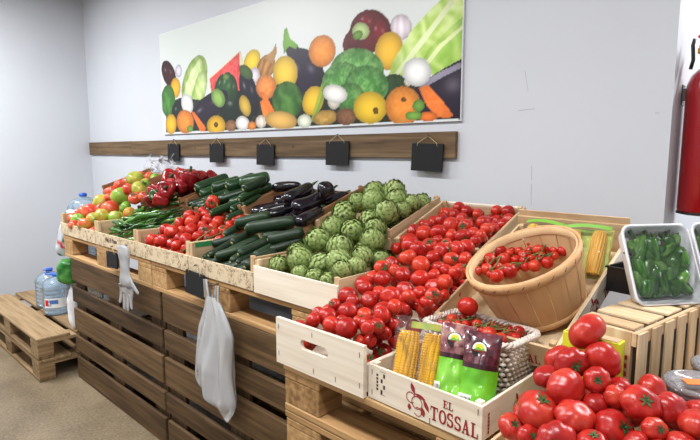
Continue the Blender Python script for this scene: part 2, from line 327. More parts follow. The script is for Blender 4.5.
BEEF_ = [
    [(-0.0047,0.8631,0.9269,0.031)],
    [(-0.1131,0.8693,0.9446,0.0353),(-0.053,0.9006,0.9486,0.0337),(-0.0209,1.0102,0.9306,0.0341),(0.0019,0.9255,0.9608,0.031)],
    [(-0.2581,0.8427,0.9276,0.0334),(-0.1902,0.8821,0.9234,0.0309),(-0.1182,0.9349,0.9313,0.0321),(0.0021,1.0825,0.9228,0.0304)],
    [(-0.2478,0.9055,0.9275,0.0307),(-0.208,0.9433,0.9511,0.0322),(-0.1689,0.8905,0.9957,0.0325),(-0.1139,1.0064,0.9615,0.0353),(-0.0717,1.074,0.9376,0.0325),(-0.0635,0.9633,0.9833,0.0338),(0.0035,0.9776,1.0029,0.0314),(0.0038,1.0479,0.9717,0.031)],
    [(-0.3538,0.8836,0.9236,0.0313),(-0.3232,0.8568,0.975,0.0385),(-0.2726,0.8817,0.9903,0.0249),(-0.2819,0.9598,0.9337,0.0334),(-0.2157,0.9105,0.9979,0.0241),(-0.205,1.0135,0.9349,0.0312),(-0.1547,0.9399,1.0092,0.0234),(-0.1377,1.0865,0.9367,0.0342),(-0.0439,1.0301,1.0054,0.0334)],
    [(-0.4144,0.8757,0.9664,0.0249),(-0.376,0.8619,0.9712,0.0207),(-0.3491,0.9406,0.9364,0.0316),(-0.294,1.0475,0.9318,0.032),(-0.259,0.9424,0.9944,0.0356),(-0.1947,0.9349,1.0228,0.0211),(-0.204,1.0737,0.9572,0.0334),(-0.1433,0.9782,1.0338,0.0288),(-0.1038,1.0835,0.9904,0.032)],
    [(-0.416,0.9591,0.9578,0.0353),(-0.381,0.9079,1.0002,0.0389),(-0.3634,1.0086,0.9568,0.0312),(-0.3125,0.9122,1.0089,0.0346),(-0.3049,0.9823,1.0014,0.0319),(-0.2669,1.0564,0.9838,0.0311),(-0.225,0.966,1.0437,0.0324),(-0.1887,1.0091,1.0301,0.0321),(-0.1638,1.0679,1.0051,0.0304),(-0.1521,1.035,1.0336,0.0179)],
    [(-0.399,1.0607,0.98,0.0328),(-0.35,0.9571,1.037,0.0376),(-0.3239,1.0779,0.9913,0.0322),(-0.2696,0.9845,1.0347,0.0221),(-0.2805,1.0309,1.0325,0.0256),(-0.2342,1.0117,1.0344,0.0187),(-0.2318,1.0669,1.035,0.0273)],
    [(-0.3981,0.9885,1.0336,0.0263),(-0.3622,1.0122,1.0644,0.0322),(-0.3084,0.9993,1.0499,0.0251)],
    [(-0.4009,1.0689,1.0417,0.0335),(-0.3144,1.05,1.0721,0.036)],
    [(-0.3583,1.0812,1.1125,0.0388)],
]
VINE = [
    [(-2.3987,1.2088,0.9863,0.0283),(-2.3415,1.2264,0.9857,0.0277),(-2.2852,1.2195,0.9872,0.0255),(-2.233,1.2077,0.9848,0.0268),(-2.1811,1.2201,0.9864,0.0284),(-2.14,1.2167,1.0164,0.0274),(-2.2113,1.2818,1.0019,0.0268),(-2.1496,1.2669,0.9913,0.0282)],
    [(-2.5038,1.2105,0.986,0.0262),(-2.4519,1.2224,0.9896,0.0257),(-2.3732,1.237,1.0315,0.026),(-2.3077,1.2279,1.031,0.026),(-2.2656,1.2524,1.0159,0.0266),(-2.2541,1.3212,1.0141,0.0274),(-2.2066,1.3176,1.0326,0.0253),(-2.1572,1.326,1.0269,0.0287),(-2.1644,1.3785,1.0318,0.0287)],
    [(-2.5438,1.2203,1.0291,0.0353),(-2.4841,1.2258,1.0311,0.026),(-2.564,1.2762,1.0391,0.026),(-2.4279,1.225,1.0413,0.032),(-2.564,1.3104,1.0015,0.026),(-2.3872,1.2901,1.048,0.0318),(-2.3191,1.2872,1.0476,0.038),(-2.352,1.3625,1.0347,0.0277),(-2.2709,1.3217,1.0678,0.026),(-2.2556,1.3643,1.0511,0.0262),(-2.1323,1.3527,1.0623,0.0253)],
    [(-2.5203,1.2905,1.0784,0.036),(-2.4489,1.281,1.075,0.038),(-2.5567,1.3396,1.0504,0.0327),(-2.5634,1.3965,1.0533,0.026),(-2.466,1.3465,1.069,0.0309),(-2.3987,1.3601,1.0801,0.038),(-2.552,1.4597,1.0525,0.038),(-2.3019,1.3806,1.0821,0.0369),(-2.2221,1.3853,1.0821,0.0279),(-2.2512,1.4531,1.0848,0.0289),(-2.2028,1.4389,1.0716,0.0262),(-2.1448,1.4046,1.0764,0.0256),(-2.1556,1.4577,1.073,0.0279),(-2.2265,1.5241,1.0869,0.0262),(-2.1794,1.4998,1.0929,0.027)],
    [(-2.5206,1.3629,1.1013,0.0352),(-2.5621,1.4172,1.1017,0.0279),(-2.4548,1.3957,1.1139,0.038),(-2.3991,1.4254,1.0973,0.0285),(-2.5599,1.527,1.0909,0.0301),(-2.317,1.4383,1.0977,0.026),(-2.3453,1.4849,1.1162,0.0328),(-2.3569,1.548,1.103,0.0259),(-2.2667,1.4996,1.1028,0.0277),(-2.1303,1.5045,1.1074,0.0254),(-2.1656,1.5426,1.1318,0.029)],
    [(-2.5158,1.4191,1.1414,0.0344),(-2.5506,1.473,1.1218,0.0341),(-2.5038,1.5096,1.1406,0.0278),(-2.4387,1.4881,1.1167,0.038),(-2.4043,1.5427,1.1227,0.0288),(-2.2915,1.5425,1.1252,0.0276),(-2.2409,1.5487,1.131,0.0262)],
    [(-2.5615,1.5269,1.1486,0.0285)],
    [(-2.552,1.5764,1.1897,0.038),(-2.4848,1.5475,1.2054,0.0375),(-2.5553,1.647,1.1813,0.0347)],
]
CHERRY = [
    [(-0.7493,1.3224,1.1353,0.0148),(-0.7192,1.3236,1.1447,0.0173),(-0.6993,1.3053,1.1382,0.0111),(-0.6723,1.2942,1.139,0.0186),(-0.697,1.3461,1.151,0.0138),(-0.6572,1.3296,1.1491,0.022),(-0.652,1.3621,1.1538,0.0119)],
    [(-0.7541,1.3451,1.1532,0.0107),(-0.7439,1.376,1.1599,0.0232),(-0.7003,1.3854,1.1673,0.0194),(-0.6706,1.3969,1.1685,0.0131),(-0.6453,1.3946,1.1701,0.0129),(-0.6318,1.3763,1.1574,0.0136),(-0.6318,1.4143,1.1755,0.0121),(-0.6032,1.3725,1.165,0.0168),(-0.6071,1.4095,1.1755,0.012),(-0.58,1.402,1.1728,0.0168)],
    [(-0.7339,1.4184,1.181,0.0238),(-0.6986,1.413,1.1821,0.0126),(-0.7047,1.4401,1.1848,0.0136),(-0.6795,1.4364,1.1879,0.0125),(-0.6931,1.4656,1.1904,0.0156),(-0.6583,1.4202,1.1788,0.0158),(-0.6545,1.4522,1.1891,0.0133),(-0.6273,1.4472,1.1965,0.0159),(-0.6087,1.4315,1.1837,0.0121),(-0.6165,1.48,1.1988,0.0194),(-0.5892,1.4655,1.1967,0.0122),(-0.5774,1.4396,1.1869,0.012),(-0.5624,1.4631,1.2,0.0155)],
    [(-0.6674,1.4704,1.2082,0.0167)],
]
WICK = [
    [(-0.6635,1.1566,1.02,0.0115),(-0.6456,1.1751,1.0197,0.0115),(-0.6175,1.1606,1.0203,0.0207),(-0.5828,1.151,1.02,0.0159),(-0.5847,1.1935,1.0199,0.015),(-0.5997,1.2282,1.0217,0.0118),(-0.5607,1.1848,1.0213,0.0111),(-0.5717,1.2225,1.0217,0.0174)],
    [(-0.7598,1.1591,1.0182,0.0102),(-0.7384,1.1593,1.0218,0.012),(-0.7525,1.1962,1.0212,0.0153),(-0.7244,1.1823,1.0196,0.0107),(-0.7035,1.1899,1.0204,0.012),(-0.6964,1.2258,1.0174,0.0172),(-0.6773,1.2034,1.0226,0.0133),(-0.6489,1.2297,1.0188,0.0133),(-0.6233,1.23,1.0166,0.013)],
    [(-0.7589,1.2211,1.0188,0.0111),(-0.7354,1.2305,1.02,0.0125)],
    [(-0.714,1.215,1.062,0.026)],
]
ART = [
    [(-1.5362,1.301,1.0039,0.0449),(-1.4038,1.223,1.0371,0.038),(-1.3288,1.2237,1.0393,0.038),(-1.2582,1.2238,1.0374,0.038),(-1.203,1.2305,1.0811,0.038),(-1.2313,1.3417,1.0266,0.042)],
    [(-1.5352,1.2268,1.0499,0.0405),(-1.4663,1.2805,1.0712,0.0564),(-1.3716,1.2876,1.0679,0.0466),(-1.2847,1.3018,1.0864,0.051),(-1.203,1.301,1.081,0.038),(-1.2376,1.3741,1.103,0.0435),(-1.2285,1.4644,1.0706,0.0466)],
    [(-1.5443,1.3328,1.081,0.0457),(-1.5518,1.4476,1.1148,0.038),(-1.4785,1.3821,1.1305,0.058),(-1.3732,1.3931,1.1148,0.0572),(-1.3623,1.5145,1.0818,0.0469),(-1.2808,1.4764,1.1438,0.0515)],
    [(-1.532,1.5225,1.1591,0.058),(-1.4256,1.5223,1.1601,0.0548),(-1.4326,1.6358,1.1926,0.0518),(-1.3335,1.5519,1.1747,0.0485),(-1.3753,1.7106,1.1797,0.043)],
    [(-1.5956,1.6466,1.2094,0.058),(-1.6126,1.7554,1.25,0.0489),(-1.5134,1.7558,1.2546,0.058),(-1.3405,1.6297,1.2317,0.0555),(-1.4115,1.7903,1.2605,0.058),(-1.323,1.7146,1.2378,0.038),(-1.4059,1.8807,1.2364,0.0437),(-1.323,1.7809,1.262,0.038),(-1.3325,1.8644,1.2583,0.0423)],
    [(-1.5916,1.8528,1.2862,0.0579),(-1.4855,1.8584,1.2961,0.0568)],
]
CUC = [
    [(-1.9409,1.2039,0.9714,-1.8281,1.3691,1.028,0.0229),(-1.8839,1.2136,0.979,-1.7471,1.3594,1.029,0.0217),(-1.8049,1.2053,0.9775,-1.6881,1.3677,1.0332,0.0239),(-1.7379,1.2068,0.9752,-1.643,1.3662,1.0299,0.0233)],
    [(-2.057,1.203,0.9786,-1.9675,1.37,1.0358,0.0234),(-2.0131,1.2062,0.984,-1.8939,1.3668,1.039,0.0242),(-1.8849,1.2462,1.0066,-1.8767,1.3879,1.0551,0.0203),(-1.8428,1.2484,1.0066,-1.8193,1.3885,1.0546,0.0183),(-1.7332,1.2147,1.0129,-1.7096,1.3548,1.0609,0.0262)],
    [(-2.0501,1.2147,1.005,-2.063,1.356,1.0534,0.0163),(-1.995,1.2102,1.0252,-2.001,1.352,1.0738,0.017),(-1.9576,1.2197,1.0239,-1.8898,1.3463,1.0673,0.0206),(-1.9549,1.2865,1.041,-1.9098,1.4218,1.0874,0.0191),(-1.861,1.2719,1.0398,-1.8309,1.4109,1.0874,0.0231),(-1.7801,1.2933,1.0406,-1.7713,1.435,1.0892,0.02),(-1.7462,1.3541,1.0624,-1.677,1.48,1.1055,0.0201),(-1.8137,1.3794,1.036,-1.6793,1.5276,1.0868,0.0223),(-1.7308,1.3689,1.0357,-1.643,1.537,1.0933,0.0233)],
    [(-2.0852,1.283,1.0565,-2.0143,1.3877,1.0923,0.02),(-2.0324,1.3144,1.034,-1.9711,1.4439,1.0784,0.0216)],
    [(-1.969,1.314,1.0712,-1.9903,1.4544,1.1193,0.0242),(-1.868,1.4042,1.0962,-1.7985,1.5299,1.1393,0.0231),(-1.78,1.369,1.1019,-1.6715,1.4771,1.139,0.0259)],
    [(-2.0916,1.3535,1.0886,-2.0916,1.495,1.1371,0.0204),(-1.9613,1.3842,1.1302,-1.7564,1.5074,1.1725,0.0294)],
    [(-2.0786,1.4062,1.1395,-1.9585,1.5256,1.1804,0.0266)],
]
ZUC = [
    [(-2.3003,1.5082,1.1332,-2.3003,1.6586,1.1802,0.0223),(-2.3231,1.5154,1.1023,-2.3019,1.673,1.1521,0.0227)],
    [(-2.5303,1.5296,1.1522,-2.5237,1.691,1.2054,0.0239),(-2.3894,1.4652,1.1538,-2.3754,1.6269,1.2043,0.021),(-2.4185,1.5035,1.1514,-2.4006,1.6645,1.2027,0.0232),(-2.4336,1.5946,1.1572,-2.334,1.7494,1.2146,0.0247),(-2.3443,1.5643,1.1646,-2.3381,1.724,1.2226,0.0268)],
    [(-2.841,1.594,1.1594,-2.7467,1.7534,1.2187,0.0227),(-2.7959,1.5948,1.1535,-2.6688,1.7492,1.2108,0.0252),(-2.7239,1.5951,1.1582,-2.596,1.7489,1.2153,0.0231),(-2.6469,1.594,1.1616,-2.5281,1.7524,1.2205,0.0256),(-2.4715,1.6394,1.1921,-2.3631,1.7622,1.2377,0.0282),(-2.3058,1.5965,1.1948,-2.3058,1.7242,1.2423,0.025)],
    [(-2.6934,1.6107,1.1905,-2.6663,1.7681,1.249,0.0254),(-2.6288,1.6076,1.2085,-2.5882,1.7624,1.266,0.0249),(-2.5145,1.5971,1.2109,-2.4329,1.7368,1.2628,0.0243),(-2.5717,1.677,1.227,-2.4404,1.7782,1.2646,0.0292),(-2.3004,1.5877,1.2269,-2.3004,1.7241,1.2776,0.0224),(-2.3797,1.6759,1.2421,-2.3069,1.808,1.2911,0.0279),(-2.5085,1.7527,1.2198,-2.3768,1.9033,1.2757,0.0241),(-2.4232,1.7432,1.2076,-2.334,1.906,1.2681,0.0228)],
    [(-2.8158,1.6648,1.221,-2.772,1.8188,1.2782,0.0308),(-2.7183,1.6875,1.2608,-2.6411,1.8295,1.3136,0.0324),(-2.3074,1.6187,1.2764,-2.3074,1.7622,1.3297,0.0291)],
    [(-2.8593,1.6583,1.2496,-2.7999,1.8529,1.3218,0.0377),(-2.56,1.6808,1.2774,-2.4988,1.8366,1.3353,0.0354),(-2.447,1.6997,1.3005,-2.3276,1.8074,1.3405,0.0385)],
]
EGG = [
    [(-2.239,1.6166,1.1551,-2.1217,1.7394,1.2007,0.0385),(-2.075,1.5387,1.1723,-1.9722,1.6668,1.2163,0.0225),(-2.1869,1.6305,1.1694,-2.0223,1.7255,1.2047,0.0358),(-1.9991,1.5314,1.1697,-1.9318,1.6797,1.2184,0.022),(-2.0937,1.6247,1.1568,-1.9363,1.7313,1.1964,0.0338),(-1.9367,1.5735,1.1502,-1.8158,1.6862,1.1901,0.0304),(-1.9932,1.6114,1.1561,-1.8576,1.7446,1.2056,0.0364),(-1.7513,1.5008,1.1603,-1.7513,1.6617,1.2105,0.0313),(-1.91,1.6187,1.162,-1.791,1.7373,1.2061,0.0384)],
    [(-2.0821,1.6563,1.2072,-2.1237,1.8108,1.2646,0.0207),(-2.239,1.7635,1.2096,-2.1194,1.8805,1.2531,0.0339),(-2.1765,1.7599,1.2178,-2.0327,1.8841,1.2639,0.0381),(-1.8802,1.589,1.2113,-1.823,1.7391,1.267,0.043),(-1.9832,1.7466,1.2064,-1.8676,1.894,1.2612,0.037),(-1.9005,1.7524,1.2068,-1.791,1.8916,1.2584,0.0387)],
    [(-2.2464,1.7665,1.2804,-2.0873,1.8227,1.3013,0.0276),(-1.9532,1.6034,1.2437,-1.9487,1.7744,1.3072,0.0369),(-1.7911,1.6801,1.2824,-1.7588,1.7442,1.3062,0.0388)],
]
LONGP = [
    [(-2.9464,1.2126,0.9879,-2.8036,1.2847,1.0126,0.0108),(-2.8744,1.2019,0.9812,-2.7454,1.2965,1.0136,0.0101),(-2.8206,1.2207,0.9886,-2.673,1.2826,1.0098,0.0102),(-2.7425,1.2024,0.9794,-2.6424,1.2878,1.0087,0.0104)],
    [(-3.1045,1.2204,0.9912,-2.9969,1.2769,1.0106,0.0101),(-3.0769,1.2114,0.988,-2.9354,1.2861,1.0136,0.0109),(-2.9993,1.1947,0.9836,-2.8813,1.3027,1.0206,0.011),(-2.8117,1.3226,1.0215,-2.676,1.4074,1.0505,0.0105),(-2.7451,1.321,1.0277,-2.6455,1.409,1.0579,0.01)],
    [(-3.0841,1.2176,1.0397,-2.885,1.2147,1.0387,0.0112),(-3.0058,1.2447,1.0464,-2.9117,1.3151,1.0706,0.0102),(-2.9854,1.2273,1.0238,-2.9748,1.3579,1.0685,0.0118),(-2.924,1.2343,1.0367,-2.8123,1.3394,1.0727,0.0116),(-2.9453,1.2651,1.0337,-2.9443,1.4196,1.0867,0.0094),(-2.8847,1.2465,1.0232,-2.8886,1.4091,1.079,0.009),(-2.9938,1.3073,1.0076,-2.883,1.4227,1.0472,0.0105),(-2.8587,1.2822,1.0355,-2.7688,1.3574,1.0613,0.0095),(-2.9455,1.3272,1.0239,-2.8045,1.4028,1.0499,0.0113),(-3.0308,1.3564,1.0243,-2.876,1.47,1.0632,0.0099),(-2.8787,1.3249,1.0256,-2.7402,1.4051,1.0531,0.0102)],
    [(-3.1057,1.2601,1.0707,-2.9364,1.2485,1.0667,0.0123),(-3.1053,1.2885,1.0836,-2.94,1.2653,1.0756,0.0109),(-3.106,1.2461,1.0345,-3.0471,1.3592,1.0733,0.0104),(-3.098,1.2791,1.0616,-3.098,1.3762,1.0949,0.0105),(-3.1055,1.343,1.0649,-3.1055,1.4146,1.0894,0.0125),(-3.0609,1.2795,1.0421,-2.9672,1.4149,1.0885,0.0098),(-3.0371,1.2781,1.0579,-2.9373,1.4055,1.1015,0.0119),(-2.9771,1.2948,1.0742,-2.8506,1.4264,1.1193,0.0108),(-2.9642,1.3484,1.0371,-2.8941,1.4915,1.0862,0.0109),(-2.9266,1.3861,1.0681,-2.8546,1.5128,1.1115,0.0116),(-2.9973,1.4249,1.0597,-2.8838,1.5377,1.0983,0.0102),(-2.9429,1.4426,1.0501,-2.8168,1.5411,1.0839,0.0113),(-2.8782,1.4404,1.0635,-2.7407,1.5222,1.0915,0.0103),(-2.8136,1.4422,1.0613,-2.6741,1.5205,1.0881,0.0112),(-2.7512,1.4484,1.0698,-2.6455,1.5143,1.0924,0.0111)],
    [(-3.1079,1.3053,1.0879,-2.9567,1.3804,1.1136,0.0101),(-3.0611,1.3568,1.1061,-2.8801,1.4374,1.1337,0.0115),(-3.1058,1.4343,1.1006,-3.1058,1.5014,1.1236,0.0122),(-3.0338,1.348,1.0834,-2.8918,1.4763,1.1274,0.0116),(-2.895,1.3571,1.0779,-2.866,1.5002,1.1269,0.0106),(-3.0532,1.4155,1.0744,-2.9125,1.5499,1.1205,0.0122),(-2.9947,1.4065,1.0989,-2.8775,1.5261,1.14,0.0095)],
    [(-3.1038,1.3823,1.1148,-3.1038,1.4522,1.1388,0.0131),(-3.084,1.4882,1.1194,-3.084,1.5526,1.1415,0.0139),(-3.0807,1.4597,1.132,-3.0484,1.5724,1.1707,0.0108),(-2.9728,1.4825,1.141,-2.8935,1.5677,1.1702,0.0112)],
    [(-3.0978,1.4885,1.1852,-3.0978,1.551,1.2066,0.0135),(-3.0894,1.477,1.1567,-3.0894,1.5908,1.1957,0.012),(-3.0987,1.465,1.1702,-2.9732,1.5832,1.2108,0.0127),(-3.0702,1.5262,1.1724,-2.9501,1.6157,1.2031,0.0106)],
]
REDP = [
    [(-3.0191,1.464,1.1899,0.0424),(-3.085,1.5312,1.2203,0.0622),(-2.93,1.4742,1.1933,0.04),(-3.0045,1.5293,1.1991,0.042),(-2.9973,1.7091,1.2207,0.0478)],
    [(-3.3296,1.6368,1.2226,0.0527),(-2.9466,1.5215,1.2521,0.0566),(-3.09,1.6086,1.2532,0.0431),(-3.0128,1.6045,1.2613,0.0483),(-2.9369,1.6025,1.2658,0.0469),(-3.1023,1.706,1.2315,0.0495)],
    [(-3.1828,1.6718,1.293,0.0622),(-3.3122,1.8334,1.3147,0.0521),(-3.1975,1.777,1.3062,0.0479),(-2.9507,1.6785,1.3017,0.0596),(-3.0598,1.8007,1.2911,0.0535),(-2.9602,1.7579,1.3212,0.0433),(-2.9596,1.8429,1.3009,0.0471)],
]
LEFT = [
    [(-3.615,1.2253,0.9762,0.0374,3),(-3.4602,1.2211,0.9726,0.0419,3),(-3.2894,1.2204,0.9878,0.0397,3),(-3.1826,1.2292,0.9845,0.0419,3),(-3.2112,1.2888,1.0272,0.0424,0)],
    [(-3.6443,1.2233,1.0428,0.0355,3),(-3.5158,1.1816,1.0218,0.034,2),(-3.5602,1.2239,1.0411,0.0464,1),(-3.368,1.1972,1.033,0.047,2),(-3.3968,1.2624,1.0579,0.0474,2),(-3.4676,1.3078,1.0321,0.0401,3),(-3.328,1.289,1.0801,0.0473,0),(-3.2547,1.3313,1.0805,0.0409,1),(-3.3126,1.3809,1.0614,0.0415,0)],
    [(-3.6291,1.2861,1.0727,0.0509,3),(-3.5427,1.2986,1.0865,0.0595,3),(-3.4828,1.3418,1.1089,0.037,3),(-3.383,1.3554,1.1148,0.0544,2),(-3.2975,1.4175,1.1284,0.0388,1),(-3.1834,1.392,1.1048,0.0376,2)],
    [(-3.618,1.4038,1.1319,0.062,0),(-3.557,1.4334,1.1748,0.0384,3),(-3.464,1.465,1.1854,0.062,1),(-3.2384,1.4577,1.1877,0.0431,3),(-3.1475,1.4721,1.2021,0.0353,2)],
    [(-3.7347,1.5074,1.1971,0.0421,3),(-3.6046,1.4742,1.2109,0.0363,3),(-3.6193,1.5317,1.2411,0.0469,3),(-3.4028,1.4923,1.2319,0.0401,3),(-3.2811,1.5155,1.2372,0.0587,0),(-3.3287,1.5718,1.2588,0.0373,1),(-3.5359,1.6743,1.2565,0.0387,2)],
    [(-3.7531,1.6408,1.2551,0.0428,3),(-3.618,1.6376,1.2867,0.062,0),(-3.7237,1.7203,1.2954,0.0417,2),(-3.6213,1.7476,1.2944,0.0405,3),(-3.492,1.7236,1.2921,0.0376,1)],
]
SMALLG = (-2.985, 1.47, 1.215)
